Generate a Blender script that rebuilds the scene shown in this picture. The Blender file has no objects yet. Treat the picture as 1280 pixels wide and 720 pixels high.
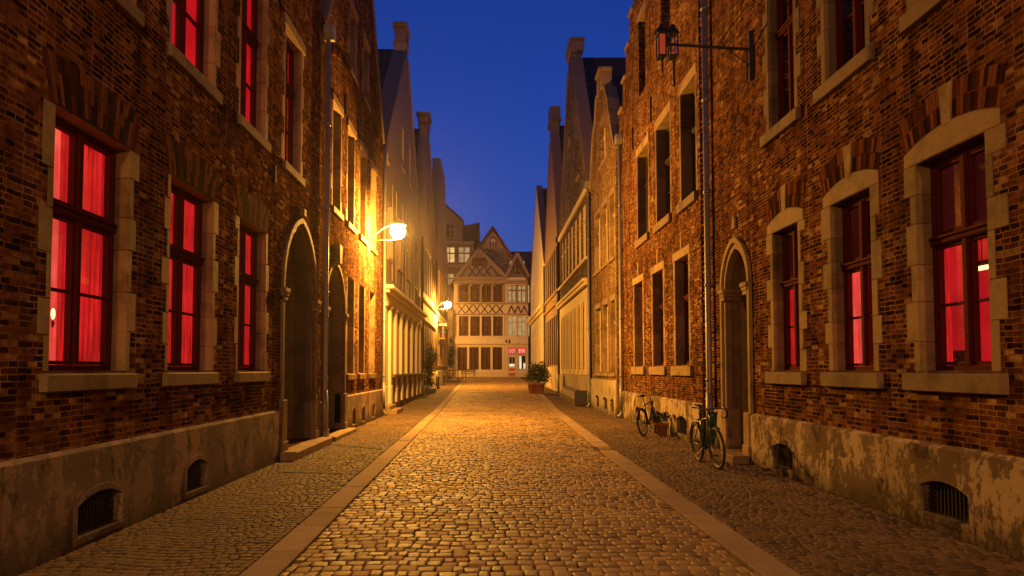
import bpy, bmesh, math, random
import numpy as np
from mathutils import Vector, Matrix
from mathutils.geometry import delaunay_2d_cdt
random.seed(7)
rng = np.random.default_rng(7)
R = math.radians
sc = bpy.context.scene
col = sc.collection

# ------------------------------------------------------------------ materials
class NT:
    """tiny node-tree helper"""
    def __init__(s, name):
        s.m = bpy.data.materials.new(name); s.m.use_nodes = True
        s.t = s.m.node_tree; s.t.nodes.clear()
        s.out = s.n('ShaderNodeOutputMaterial')
    def n(s, typ, **kw):
        nd = s.t.nodes.new(typ)
        for k, v in kw.items():
            setattr(nd, k, v)
        return nd
    def l(s, a, b):
        s.t.links.new(a, b)
    def uv(s, sx=1, sy=1, sz=1):
        tc = s.n('ShaderNodeUVMap'); mp = s.n('ShaderNodeMapping')
        mp.inputs['Scale'].default_value = (sx, sy, sz)
        s.l(tc.outputs[0], mp.inputs[0]); return mp.outputs[0]
    def pos(s, sx=1, sy=1, sz=1):
        g = s.n('ShaderNodeNewGeometry'); mp = s.n('ShaderNodeMapping')
        mp.inputs['Scale'].default_value = (sx, sy, sz)
        s.l(g.outputs['Position'], mp.inputs[0]); return mp.outputs[0]
    def noise(s, vec, scale, detail=4, rough=.6):
        nd = s.n('ShaderNodeTexNoise'); nd.inputs['Scale'].default_value = scale
        nd.inputs['Detail'].default_value = detail; nd.inputs['Roughness'].default_value = rough
        s.l(vec, nd.inputs['Vector']); return nd.outputs['Fac']
    def ramp(s, fac, stops, interp='LINEAR'):
        nd = s.n('ShaderNodeValToRGB'); cr = nd.color_ramp; cr.interpolation = interp
        while len(cr.elements) < len(stops): cr.elements.new(.5)
        for e, (p, c) in zip(cr.elements, stops):
            e.position = p
            e.color = (c, c, c, 1) if isinstance(c, (int, float)) else (*c, 1)
        s.l(fac, nd.inputs[0]); return nd.outputs[0]
    def mix(s, fac, a, b, mode='MIX'):
        nd = s.n('ShaderNodeMix', data_type='RGBA', blend_type=mode)
        for sock, v in ((nd.inputs[0], fac), (nd.inputs[6], a), (nd.inputs[7], b)):
            if isinstance(v, (int, float)): sock.default_value = v
            elif isinstance(v, tuple): sock.default_value = (*v, 1)
            else: s.l(v, sock)
        return nd.outputs[2]
    def math(s, op, a, b=0.0, c=0.0):
        nd = s.n('ShaderNodeMath', operation=op)
        for i, v in enumerate((a, b, c)):
            if isinstance(v, (int, float)): nd.inputs[i].default_value = v
            else: s.l(v, nd.inputs[i])
        return nd.outputs[0]
    def bump(s, height, strength=.5, dist=.01, normal=None):
        nd = s.n('ShaderNodeBump'); nd.inputs['Strength'].default_value = strength
        nd.inputs['Distance'].default_value = dist
        s.l(height, nd.inputs['Height'])
        if normal is not None: s.l(normal, nd.inputs['Normal'])
        return nd.outputs[0]
    def bsdf(s, color, rough=.7, normal=None, spec=.5, metal=0.0):
        b = s.n('ShaderNodeBsdfPrincipled')
        for nm, v in (('Base Color', color), ('Roughness', rough), ('Metallic', metal), ('Specular IOR Level', spec)):
            if isinstance(v, (int, float)): b.inputs[nm].default_value = v
            elif isinstance(v, tuple): b.inputs[nm].default_value = (*v, 1)
            else: s.l(v, b.inputs[nm])
        if normal is not None: s.l(normal, b.inputs['Normal'])
        s.l(b.outputs[0], s.out.inputs[0]); return b

def brick_mat(name, stops, mortar=(.42, .245, .115), bw=.19, bh=.054, pale=.35):
    t = NT(name); uv = t.uv()
    nz = t.n('ShaderNodeTexNoise'); nz.inputs['Scale'].default_value = 7; nz.inputs['Detail'].default_value = 3
    t.l(uv, nz.inputs['Vector'])
    sub = t.n('ShaderNodeVectorMath', operation='SUBTRACT'); t.l(nz.outputs['Color'], sub.inputs[0]); sub.inputs[1].default_value = (.5, .5, .5)
    scl = t.n('ShaderNodeVectorMath', operation='SCALE'); t.l(sub.outputs[0], scl.inputs[0]); scl.inputs['Scale'].default_value = .028
    add = t.n('ShaderNodeVectorMath', operation='ADD'); t.l(uv, add.inputs[0]); t.l(scl.outputs[0], add.inputs[1])
    nz2 = t.n('ShaderNodeTexNoise'); nz2.inputs['Scale'].default_value = 31; nz2.inputs['Detail'].default_value = 2; t.l(uv, nz2.inputs['Vector'])
    ma = t.n('ShaderNodeVectorMath', operation='MULTIPLY_ADD'); t.l(nz2.outputs['Color'], ma.inputs[0]); ma.inputs[1].default_value = (.013, .011, 0); t.l(add.outputs[0], ma.inputs[2]); add = ma
    bk = t.n('ShaderNodeTexBrick'); bk.offset = .5; bk.squash = .62; bk.squash_frequency = 2
    t.l(add.outputs[0], bk.inputs['Vector'])
    for k, v in (('Scale', 1), ('Mortar Size', .006), ('Mortar Smooth', .3), ('Bias', 0), ('Brick Width', bw), ('Row Height', bh)):
        bk.inputs[k].default_value = v
    bk.inputs['Color1'].default_value = (0, 0, 0, 1); bk.inputs['Color2'].default_value = (1, 1, 1, 1); bk.inputs['Mortar'].default_value = (.5, .5, .5, 1)
    big = t.noise(uv, .55, 5, .65)
    # large areas of wall drift towards darker or paler bricks
    v = t.math('ADD', t.math('MULTIPLY', bk.outputs['Color'], .95), t.math('MULTIPLY_ADD', big, 1.3, -.62))
    c = t.ramp(v, stops)
    fine = t.noise(uv, 55, 4, .7)
    c = t.mix(1, c, t.ramp(fine, [(.25, .4), (.75, 1.35)]), 'MULTIPLY')
    c = t.mix(1, c, t.ramp(t.noise(uv, 13, 3, .6), [(.3, .55), (.7, 1.3)]), 'MULTIPLY')
    patch = t.ramp(t.noise(uv, 1.7, 6, .7), [(.56, 0.0), (.7, pale)])
    c = t.mix(patch, c, (.34, .19, .09))                # lime bloom
    soot = t.ramp(t.noise(uv, 1.1, 6, .68), [(.5, 0.0), (.68, .75)])
    c = t.mix(soot, c, (.022, .012, .009))               # sooty patches
    mz = t.mix(t.ramp(t.noise(uv, 2.2, 5), [(.38, 0.0), (.62, 1.0)]), (mortar[0]*.3, mortar[1]*.28, mortar[2]*.26), mortar)
    c = t.mix(bk.outputs['Fac'], c, mz)
    h = t.math('SUBTRACT', t.math('MULTIPLY_ADD', fine, .35, t.math('MULTIPLY', bk.outputs['Color'], .5)), t.math('MULTIPLY', bk.outputs['Fac'], 1.3))
    n = t.bump(h, 1.0, .022)
    stv = t.n('ShaderNodeMapping'); stv.inputs['Scale'].default_value = (2.6, .22, 1); t.l(uv, stv.inputs[0])
    c = t.mix(1, c, t.ramp(t.noise(stv.outputs[0], 1.6, 5, .6), [(.34, .5), (.58, 1.1)]), 'MULTIPLY')   # rain streaks
    t.bsdf(c, .92, n, .0)
    return t.m

BR = [(.0, (.02, .01, .007)), (.24, (.05, .02, .012)), (.4, (.115, .042, .02)), (.62, (.16, .056, .026)), (.82, (.22, .088, .04)), (.9, (.27, .13, .06)), (1, (.45, .29, .14))]
M = {}
M['brick'] = brick_mat('brick_dark', BR, pale=.25)
M['brick_red'] = brick_mat('brick_red', [(.0, (.025, .013, .009)), (.25, (.055, .023, .015)), (.4, (.12, .043, .022)), (.62, (.16, .058, .029)), (.84, (.23, .105, .05)), (1, (.44, .28, .14))], pale=.45)
M['brick_tan'] = brick_mat('brick_tan', [(.0, (.1, .06, .035)), (.4, (.24, .15, .085)), (.7, (.34, .23, .13)), (1, (.42, .33, .2))])
M['brick_grey'] = brick_mat('brick_grey', [(.0, (.07, .045, .045)), (.4, (.17, .12, .115)), (.7, (.28, .22, .21)), (1, (.42, .38, .36))], mortar=(.2, .18, .17))

def stone_mat(name, a, b, bump=.35, rough=.75, stain=.6, scale=1.0, spec=.12):
    t = NT(name); p = t.pos(scale, scale, scale)
    g = t.n('ShaderNodeNewGeometry')
    n1 = t.noise(p, 3.2, 6, .65); n2 = t.noise(p, 38, 4, .7)
    f = t.math('ADD', t.math('MULTIPLY', n1, .75), t.math('MULTIPLY', g.outputs['Random Per Island'], .42))
    c = t.ramp(f, [(.25, a), (.85, b)])
    st = t.ramp(t.noise(p, 1.4, 7, .7), [(.5, 0.0), (.66, stain)])
    c = t.mix(st, c, (a[0]*.35, a[1]*.33, a[2]*.3))
    c = t.mix(1, c, t.ramp(n2, [(.2, .72), (.8, 1.15)]), 'MULTIPLY')
    nrm = t.bump(t.math('MULTIPLY_ADD', n2, .4, n1), bump, .02)
    t.bsdf(c, rough, nrm, spec)
    return t.m
M['stone'] = stone_mat('sandstone', (.14, .095, .05), (.33, .235, .125))
M['stone_red'] = stone_mat('reddish_stone', (.2, .13, .085), (.36, .24, .15))
M['stone_dark'] = stone_mat('weathered_stone', (.1, .072, .042), (.21, .15, .09))
M['sill'] = stone_mat('sill_stone', (.12, .085, .05), (.24, .17, .1))
M['kerb'] = stone_mat('kerb_granite', (.25, .185, .115), (.38, .285, .175), .25, .85, .3, spec=.1)

def render_mat(name, a, b, blotch, amt, lo=.5):
    t = NT(name); p = t.pos(); uv = t.uv()
    n1 = t.noise(p, 1.3, 8, .68); n2 = t.noise(p, 14, 5, .65); n3 = t.noise(p, 70, 3, .6)
    c = t.ramp(n1, [(.3, a), (.7, b)])
    k = t.ramp(t.math('MULTIPLY_ADD', n2, .22, t.math('MULTIPLY', t.noise(t.pos(1, 1, .6), 1.9, 9, .72), .8)), [(lo, 0.0), (lo+.035, amt)])
    c = t.mix(k, c, blotch)                             # pale scabs of newer render
    k2 = t.ramp(t.noise(t.pos(1.2, 1.2, .9), 2.7, 8, .7), [(.56, 0.0), (.6, .8)])
    c = t.mix(k2, c, (a[0]*.45, a[1]*.42, a[2]*.38))   # dark scabs
    g = t.n('ShaderNodeNewGeometry'); sx = t.n('ShaderNodeSeparateXYZ'); t.l(g.outputs['Position'], sx.inputs[0])
    d = t.ramp(t.math('SUBTRACT', t.math('MULTIPLY', n1, .9), sx.outputs[2]), [(.1, 0.0), (.42, .75)])
    c = t.mix(d, c, (.035, .025, .017))                 # splash dirt along the foot of the wall
    bk = t.n('ShaderNodeTexBrick'); bk.offset = .0; t.l(uv, bk.inputs['Vector'])
    for q, v in (('Scale', 1), ('Mortar Size', .005), ('Mortar Smooth', .3), ('Brick Width', 1.37), ('Row Height', 4)): bk.inputs[q].default_value = v
    bk.inputs['Color1'].default_value = (.82, .82, .82, 1); bk.inputs['Color2'].default_value = (1.1, 1.1, 1.1, 1); bk.inputs['Mortar'].default_value = (.35, .33, .3, 1)
    c = t.mix(1, c, bk.outputs['Color'], 'MULTIPLY')
    h = t.math('ADD', t.math('MULTIPLY', n2, .8), t.math('MULTIPLY', n3, .35))
    h = t.math('SUBTRACT', t.math('MULTIPLY_ADD', k, .8, h), t.math('MULTIPLY', k2, .5))
    t.bsdf(c, .88, t.bump(h, .6, .012), .1)
    return t.m
M['plinth_left'] = render_mat('grey_render', (.13, .1, .078), (.22, .168, .125), (.34, .24, .17), .65, .51)
M['plinth_right'] = render_mat('worn_render', (.12, .085, .052), (.22, .16, .1), (.5, .4, .26), .85, .49)
M['plinth_pale'] = render_mat('pale_render', (.4, .34, .23), (.55, .48, .34), (.3, .24, .16), .4)

def plaster(name, c0, streak=.4, tint=(.3, .26, .2)):
    t = NT(name); p = t.pos(1, 1, .22); q = t.pos()
    st = t.ramp(t.noise(p, 2.4, 6, .65), [(.42, 0.0), (.78, streak)])
    c = t.mix(st, c0, tuple(c0[i]*tint[i]*2.0 for i in range(3)))
    n = t.noise(q, 24, 4, .6)
    c = t.mix(1, c, t.ramp(n, [(.2, .88), (.8, 1.06)]), 'MULTIPLY')
    t.bsdf(c, .8, t.bump(n, .2, .01), .3)
    return t.m
M['white'] = plaster('white_plaster', (.62, .57, .47))
M['pink'] = plaster('pink_plaster', (.24, .185, .155))
M['cream'] = plaster('cream_paint', (.66, .55, .34), .3)
M['tan'] = plaster('tan_plaster', (.2, .135, .085))
M['brown'] = plaster('brown_plaster', (.2, .135, .09))
M['ivory'] = plaster('ivory_paint', (.7, .62, .44), .25)

def simple(name, c, rough=.5, metal=0.0, bump=0.0, sc_=30, spec=.5, var=.25):
    t = NT(name); p = t.pos(); n = t.noise(p, sc_, 4, .6)
    cc = t.mix(1, c, t.ramp(n, [(.2, 1-var), (.8, 1+var*.5)]), 'MULTIPLY')
    t.bsdf(cc, t.ramp(n, [(.2, max(.05, rough-.1)), (.8, min(1, rough+.12))]), t.bump(n, bump, .005) if bump else None, spec, metal)
    return t.m
M['red_wood'] = simple('dark_red_paint', (.095, .016, .011), .75, bump=.15, spec=.06)
M['dark_wood'] = simple('dark_wood', (.035, .018, .012), .5, bump=.4)
M['door_red'] = simple('door_red', (.08, .024, .014), .6, bump=.2)
M['bright_red'] = simple('bright_red_paint', (.5, .025, .02), .4)
M['timber'] = simple('timber', (.025, .016, .012), .7, bump=.4)
M['timber_brown'] = simple('brown_frames', (.12, .055, .03), .7)
M['timber_pale'] = simple('timber_pale', (.3, .2, .12), .7)
M['black_iron'] = simple('black_iron', (.012, .012, .013), .5, .3, .2)
M['grille'] = simple('rusty_grille', (.03, .02, .014), .7, .4, .2)
M['zinc'] = simple('zinc_pipe', (.26, .245, .23), .5, .45, .1, 12)
M['pipe_dark'] = simple('dark_pipe', (.06, .055, .05), .45, .6, .1, 12)
M['lamp_metal'] = simple('lamp_grey_metal', (.3, .29, .26), .4, .5)
M['terracotta'] = simple('terracotta', (.3, .11, .05), .75, bump=.3)
M['soil'] = simple('soil', (.03, .02, .014), .95, bump=.8)
M['bark'] = simple('bark', (.06, .042, .03), .9, bump=.6)
M['rubber'] = simple('rubber', (.012, .012, .012), .7)
M['steel'] = simple('steel', (.12, .115, .11), .45, .8)
M['bike_green'] = simple('green_enamel', (.015, .07, .055), .3)
M['bike_black'] = simple('black_enamel', (.015, .014, .014), .35)
M['leather'] = simple('black_leather', (.02, .016, .014), .5, bump=.2)
M['tape'] = simple('worn_bar_tape', (.13, .05, .028), .65)
M['robe_blue'] = simple('blue_paint', (.06, .09, .3), .6)
M['robe_red'] = simple('red_paint', (.35, .05, .05), .6)
M['skin'] = simple('painted_face', (.5, .33, .22), .6)
M['void'] = simple('dark_recess', (.01, .008, .007), .95)
M['floor_dark'] = simple('dark_interior', (.03, .02, .017), .9)
M['net'] = simple('pale_net_curtain', (.16, .14, .13), .9, bump=.3)
M['blind'] = simple('brown_blind', (.1, .04, .022), .85)
M['blind_tan'] = simple('tan_blind', (.3, .22, .12), .85)

def leaf_mat(name, a, b):
    t = NT(name); g = t.n('ShaderNodeNewGeometry')
    c = t.ramp(g.outputs['Random Per Island'], [(0, a), (1, b)])
    t.bsdf(c, .5, None, .4); return t.m
M['leaf'] = leaf_mat('leaf', (.02, .035, .012), (.06, .085, .025))
M['leaf_ivy'] = leaf_mat('ivy_leaf', (.012, .02, .01), (.035, .05, .02))
M['flower'] = leaf_mat('flower', (.5, .3, .25), (.6, .5, .4))

def voussoir_mat():
    t = NT('arch_brick'); g = t.n('ShaderNodeNewGeometry'); p = t.pos()
    c = t.ramp(g.outputs['Random Per Island'], [(0, (.014, .009, .008)), (.3, (.05, .018, .011)), (.65, (.13, .04, .02)), (1, (.22, .09, .042))])
    n = t.noise(p, 45, 4, .7)
    c = t.mix(1, c, t.ramp(n, [(.2, .6), (.8, 1.2)]), 'MULTIPLY')
    t.bsdf(c, .92, t.bump(n, .5, .006), .01); return t.m
M['arch_brick'] = voussoir_mat()
def tile_mat(name, a, b, bw=.24, bh=.2):
    t = NT(name); uv = t.uv()
    bk = t.n('ShaderNodeTexBrick'); bk.offset = .0
    t.l(uv, bk.inputs['Vector'])
    for k, v in (('Scale', 1), ('Mortar Size', .012), ('Mortar Smooth', .8), ('Brick Width', bw), ('Row Height', bh)):
        bk.inputs[k].default_value = v
    bk.inputs['Color1'].default_value = (*a, 1); bk.inputs['Color2'].default_value = (*b, 1); bk.inputs['Mortar'].default_value = (a[0]*.3, a[1]*.3, a[2]*.3, 1)
    n = t.noise(uv, 8, 4)
    c = t.mix(1, bk.outputs['Color'], t.ramp(n, [(.25, .6), (.75, 1.2)]), 'MULTIPLY')
    w = t.n('ShaderNodeTexWave', wave_type='BANDS', bands_direction='X'); w.inputs['Scale'].default_value = 1.31; t.l(uv, w.inputs['Vector'])
    h = t.math('SUBTRACT', w.outputs['Fac'], bk.outputs['Fac'])
    t.bsdf(c, .75, t.bump(h, .8, .04), .3); return t.m
M['tiles'] = tile_mat('dark_roof_tiles', (.035, .026, .024), (.06, .042, .036))
M['tiles_red'] = tile_mat('red_roof_tiles', (.14, .045, .03), (.2, .07, .045))
M['slate'] = tile_mat('scale_slates', (.09, .06, .045), (.3, .22, .16), .16, .13)

def cobble(name, a, b, r0, sp=.2):
    t = NT(name); g = t.n('ShaderNodeNewGeometry'); p = t.pos()
    n = t.noise(p, 28, 5, .65); big = t.noise(p, .7, 4, .6)
    f = t.math('ADD', t.math('MULTIPLY', g.outputs['Random Per Island'], .6), t.math('MULTIPLY_ADD', big, 1.1, -.3))
    c = t.ramp(f, [(.1, a), (.95, b)])
    c = t.mix(1, c, t.ramp(n, [(.2, .65), (.8, 1.2)]), 'MULTIPLY')
    rg = t.ramp(t.math('ADD', t.math('MULTIPLY', n, .6), t.math('MULTIPLY', g.outputs['Random Per Island'], .4)), [(.2, r0-.1), (.8, r0+.2)])
    t.bsdf(c, rg, t.bump(n, .6, .012), sp); return t.m
M['sett'] = cobble('road_sett', (.1, .064, .03), (.44, .3, .12), .62, .28)
M['sett_small'] = cobble('pavement_sett', (.05, .033, .02), (.2, .13, .066), .72)
M['joint'] = simple('joint_sand', (.045, .034, .024), .95, bump=.6, sc_=60)
M['ground'] = simple('ground_earth', (.06, .048, .036), .95, bump=.3)

def glass():
    t = NT('window_glass')
    tr = t.n('ShaderNodeBsdfTransparent'); tr.inputs[0].default_value = (.95, .93, .93, 1)
    gl = t.n('ShaderNodeBsdfGlossy'); gl.inputs['Roughness'].default_value = .03
    lw = t.n('ShaderNodeFresnel'); ge = t.n('ShaderNodeNewGeometry')
    t.l(t.math('MULTIPLY_ADD', ge.outputs['Backfacing'], 1/1.5-1.5, 1.5), lw.inputs[0])
    mx = t.n('ShaderNodeMixShader')
    t.l(lw.outputs[0], mx.inputs[0]); t.l(tr.outputs[0], mx.inputs[1]); t.l(gl.outputs[0], mx.inputs[2]); t.l(mx.outputs[0], t.out.inputs[0])
    return t.m
M['glass'] = glass()

def lit_cloth(name, lo, hi, strength, scale=1.0):
    """back-lit cloth: the weave and folds let more or less of the room's light through"""
    t = NT(name); uv = t.uv(1, .035, 1)
    n = t.noise(uv, 26*scale, 3, .6); n2 = t.noise(uv, 95*scale, 2, .5)
    f = t.math('ADD', t.math('MULTIPLY', n, .75), t.math('MULTIPLY', n2, .25))
    room = t.ramp(t.noise(t.pos(), 1.5, 3, .5), [(.32, .62), (.68, 1.12)])
    c = t.ramp(f, [(.33, lo), (.5, tuple((lo[i]+hi[i])*.5 for i in range(3))), (.68, hi)])
    e = t.n('ShaderNodeEmission'); t.l(c, e.inputs[0]); t.l(t.math('MULTIPLY', room, strength*1.12), e.inputs[1])
    t.l(e.outputs[0], t.out.inputs[0]); return t.m
M['red_lit'] = lit_cloth('red_lit_curtain', (.27, .0018, .0035), (.92, .022, .022), .95)
M['red_hot'] = lit_cloth('red_bright_curtain', (.75, .02, .018), (1.0, .13, .09), 1.05)
M['red_flat'] = lit_cloth('red_plain_curtain', (.55, .002, .009), (.76, .006, .015), .88)
M['red_dim'] = lit_cloth('red_dim_curtain', (.22, .004, .006), (.4, .008, .012), .55)
M['red_upper'] = lit_cloth('red_dusk_curtain', (.4, .004, .014), (.55, .006, .02), .6)
M['red_wall'] = lit_cloth('red_lit_wall', (.5, .006, .01), (.68, .012, .018), .8, .3)
M['red_shade'] = lit_cloth('red_shaded_blind', (.045, .004, .004), (.09, .006, .006), .5)
M['yellow_lit'] = lit_cloth('yellow_lit_room', (.6, .34, .1), (1, .7, .3), .9, .4)
M['yellow_dim'] = lit_cloth('yellow_dim_room', (.3, .18, .07), (.75, .5, .22), .8, .6)
M['shop_red'] = lit_cloth('shop_red_glow', (.8, .03, .03), (1, .08, .06), .9, .3)
M['shop_white'] = lit_cloth('shop_white_glow', (.8, .6, .4), (1, .85, .6), 1.0, .3)
def emit(name, c, s):
    t = NT(name); e = t.n('ShaderNodeEmission'); e.inputs[0].default_value = (*c, 1); e.inputs[1].default_value = s
    t.l(e.outputs[0], t.out.inputs[0]); return t.m
M['warm_bulb'] = emit('warm_bulb', (1, .62, .25), 3.0)
M['lantern_glow'] = emit('lantern_glow', (1, .13, .035), .3)
def globe():
    t = NT('lamp_globe'); e = t.n('ShaderNodeEmission'); e.inputs[0].default_value = (1, .68, .26, 1); e.inputs[1].default_value = 30
    tr = t.n('ShaderNodeBsdfTransparent'); a = t.n('ShaderNodeAddShader')
    t.l(e.outputs[0], a.inputs[0]); t.l(tr.outputs[0], a.inputs[1]); t.l(a.outputs[0], t.out.inputs[0]); return t.m
M['globe'] = globe()

# ------------------------------------------------------------------ geometry
class Fr:
    """facade frame: u along the wall, w into the building, z up"""
    def __init__(s, kind, at): s.k, s.a = kind, at
    def __call__(s, u, w, z):
        if s.k == 'L': return (s.a-w, u, z)
        if s.k == 'R': return (s.a+w, u, z)
        return (u, s.a+w, z)
ID = lambda x, y, z: (x, y, z)

class MB:
    def __init__(s): s.v = []; s.f = []
    def add(s, vs, fs):
        o = len(s.v); s.v += [tuple(p) for p in vs]; s.f += [tuple(i+o for i in f) for f in fs]
    def box(s, F, u0, u1, w0, w1, z0, z1):
        s.add([F(u, w, z) for u in (u0, u1) for w in (w0, w1) for z in (z0, z1)],
              [(0, 1, 3, 2), (4, 6, 7, 5), (0, 4, 5, 1), (2, 3, 7, 6), (0, 2, 6, 4), (1, 5, 7, 3)])
    def quad(s, a, b, c, d): s.add([a, b, c, d], [(0, 1, 2, 3)])
    def prism(s, F, poly, w0, w1, caps=(1, 1)):
        n = len(poly)
        vs = [F(u, w0, z) for u, z in poly] + [F(u, w1, z) for u, z in poly]
        fs = [(i, (i+1) % n, n+(i+1) % n, n+i) for i in range(n)]
        if caps[0]: fs.append(tuple(range(n-1, -1, -1)))
        if caps[1]: fs.append(tuple(range(n, 2*n)))
        s.add(vs, fs)
    def band(s, F, outer, inner, w0, w1):
        """solid strip between two open polylines of equal length"""
        n = len(outer); vs = []
        for (a, b), (c, d) in zip(outer, inner):
            vs += [F(a, w0, b), F(c, w0, d), F(c, w1, d), F(a, w1, b)]
        fs = []
        for i in range(n-1):
            for k in range(4):
                fs.append((i*4+k, i*4+(k+1) % 4, i*4+4+(k+1) % 4, i*4+4+k))
        fs += [(0, 1, 2, 3), tuple((n-1)*4+k for k in (3, 2, 1, 0))]
        s.add(vs, fs)
    def tube(s, pts, r, n=8, caps=True):
        pts = [Vector(p) for p in pts]; m = len(pts)
        rs = r if isinstance(r, (list, tuple)) else [r]*m
        ref = None; vs = []
        for i, p in enumerate(pts):
            t = (pts[min(i+1, m-1)]-pts[max(i-1, 0)]).normalized()
            if ref is None:
                ref = Vector((0, 0, 1)) if abs(t.z) < .9 else Vector((1, 0, 0))
            a = (ref-t*ref.dot(t)).normalized(); b = t.cross(a); ref = a
            vs += [p+(a*math.cos(2*math.pi*k/n)+b*math.sin(2*math.pi*k/n))*rs[i] for k in range(n)]
        fs = [(i*n+k, i*n+(k+1) % n, i*n+n+(k+1) % n, i*n+n+k) for i in range(m-1) for k in range(n)]
        if caps: fs += [tuple(range(n-1, -1, -1)), tuple((m-1)*n+k for k in range(n))]
        s.add(vs, fs)
    def ring(s, c, axis, rad, r, n=32, k=6):
        c = Vector(c); axis = Vector(axis).normalized()
        a = axis.orthogonal().normalized(); b = axis.cross(a); vs = []
        for i in range(n):
            t = 2*math.pi*i/n; d = a*math.cos(t)+b*math.sin(t)
            for j in range(k):
                q = 2*math.pi*j/k; vs.append(c+d*(rad+r*math.cos(q))+axis*(r*math.sin(q)))
        s.add(vs, [(i*k+j, i*k+(j+1) % k, ((i+1) % n)*k+(j+1) % k, ((i+1) % n)*k+j) for i in range(n) for j in range(k)])
    def lathe(s, c, prof, n=20):
        vs = [(c[0]+r*math.cos(2*math.pi*k/n), c[1]+r*math.sin(2*math.pi*k/n), c[2]+z) for r, z in prof for k in range(n)]
        fs = [(i*n+k, i*n+(k+1) % n, i*n+n+(k+1) % n, i*n+n+k) for i in range(len(prof)-1) for k in range(n)]
        fs += [tuple(range(n-1, -1, -1)), tuple((len(prof)-1)*n+k for k in range(n))]
        s.add(vs, fs)
    def sheet(s, F, outline, holes, w=0.0, reveal=.3, ribbon=0.0):
        pts = []; edges = []
        def loop(L):
            o = len(pts); pts.extend(Vector(p) for p in L)
            edges.extend((o+i, o+(i+1) % len(L)) for i in range(len(L)))
        loop(outline)
        for h in holes: loop(h)
        v, e, f, *_ = delaunay_2d_cdt(pts, edges, [], 0, 1e-5)
        def inside(p, L):
            c = False; j = len(L)-1
            for i in range(len(L)):
                if (L[i][1] > p[1]) != (L[j][1] > p[1]) and p[0] < (L[j][0]-L[i][0])*(p[1]-L[i][1])/(L[j][1]-L[i][1])+L[i][0]: c = not c
                j = i
            return c
        keep = []
        for t in f:
            cx = sum(v[i][0] for i in t)/3; cy = sum(v[i][1] for i in t)/3
            if inside((cx, cy), outline) and not any(inside((cx, cy), h) for h in holes): keep.append(tuple(t))
        s.add([F(p[0], w, p[1]) for p in v], keep)
        for i, h in enumerate(holes):
            d = reveal[i] if isinstance(reveal, (list, tuple)) else reveal
            n = len(h)
            for k in range(n):
                a, b = h[k], h[(k+1) % n]
                s.quad(F(a[0], w, a[1]), F(b[0], w, b[1]), F(b[0], w+d, b[1]), F(a[0], w+d, a[1]))
        if ribbon:
            n = len(outline)
            for k in range(n):
                a, b = outline[k], outline[(k+1) % n]
                s.quad(F(a[0], w, a[1]), F(b[0], w, b[1]), F(b[0], w+ribbon, b[1]), F(a[0], w+ribbon, a[1]))
    def build(s, name, mat, parent=None, bevel=0.0, smooth=False, recalc=True):
        org = Vector((0, 0, 0)); q = parent
        while q is not None: org += Vector(q.location); q = q.parent
        me = bpy.data.meshes.new(name)
        me.from_pydata([tuple(Vector(p)-org) for p in s.v], [], s.f)
        if recalc or bevel:
            bm = bmesh.new(); bm.from_mesh(me)
            if recalc: bmesh.ops.recalc_face_normals(bm, faces=bm.faces)
            if bevel: bmesh.ops.bevel(bm, geom=list(bm.edges), offset=bevel, segments=1, profile=.5, affect='EDGES', clamp_overlap=True)
            bm.to_mesh(me); bm.free()
        uvl = me.uv_layers.new(name='UVMap')
        nl = len(me.loops)
        co = np.empty(len(me.vertices)*3); me.vertices.foreach_get('co', co); co = co.reshape(-1, 3)+np.array(org)
        li = np.empty(nl, dtype=np.int32); me.loops.foreach_get('vertex_index', li)
        nf = len(me.polygons); nr = np.empty(nf*3); me.polygons.foreach_get('normal', nr); nr = np.abs(nr.reshape(-1, 3))
        lt = np.empty(nf, dtype=np.int32); me.polygons.foreach_get('loop_total', lt)
        ax = np.repeat(np.argmax(nr*np.array([1.02, 1.01, .9]), axis=1), lt)
        c = co[li]; uv = np.empty((nl, 2))
        uv[:, 0] = np.where(ax == 0, c[:, 1], c[:, 0]); uv[:, 1] = np.where(ax == 2, c[:, 1], c[:, 2])
        uvl.data.foreach_set('uv', uv.ravel())
        me.materials.append(M[mat] if isinstance(mat, str) else mat)
        if smooth: me.polygons.foreach_set('use_smooth', np.ones(nf, dtype=bool))
        o = bpy.data.objects.new(name, me); col.objects.link(o)
        if parent is not None: o.parent = parent
        return o

def tag(o, label=None, cat=None, group=None, kind=None):
    if label: o['label'] = label
    if cat: o['category'] = cat
    if group: o['group'] = group
    if kind: o['kind'] = kind
    return o
def empty(name, loc, label, cat, group=None):
    o = bpy.data.objects.new(name, None); col.objects.link(o); o.location = loc
    o.empty_display_size = .3
    return tag(o, label, cat, group)
def one(*boxes, F=ID):
    m = MB()
    for b in boxes: m.box(F, *b)
    return m
def ground_z(y): return 0.0 if y < 28 else (y-28)*.8/52

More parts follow.
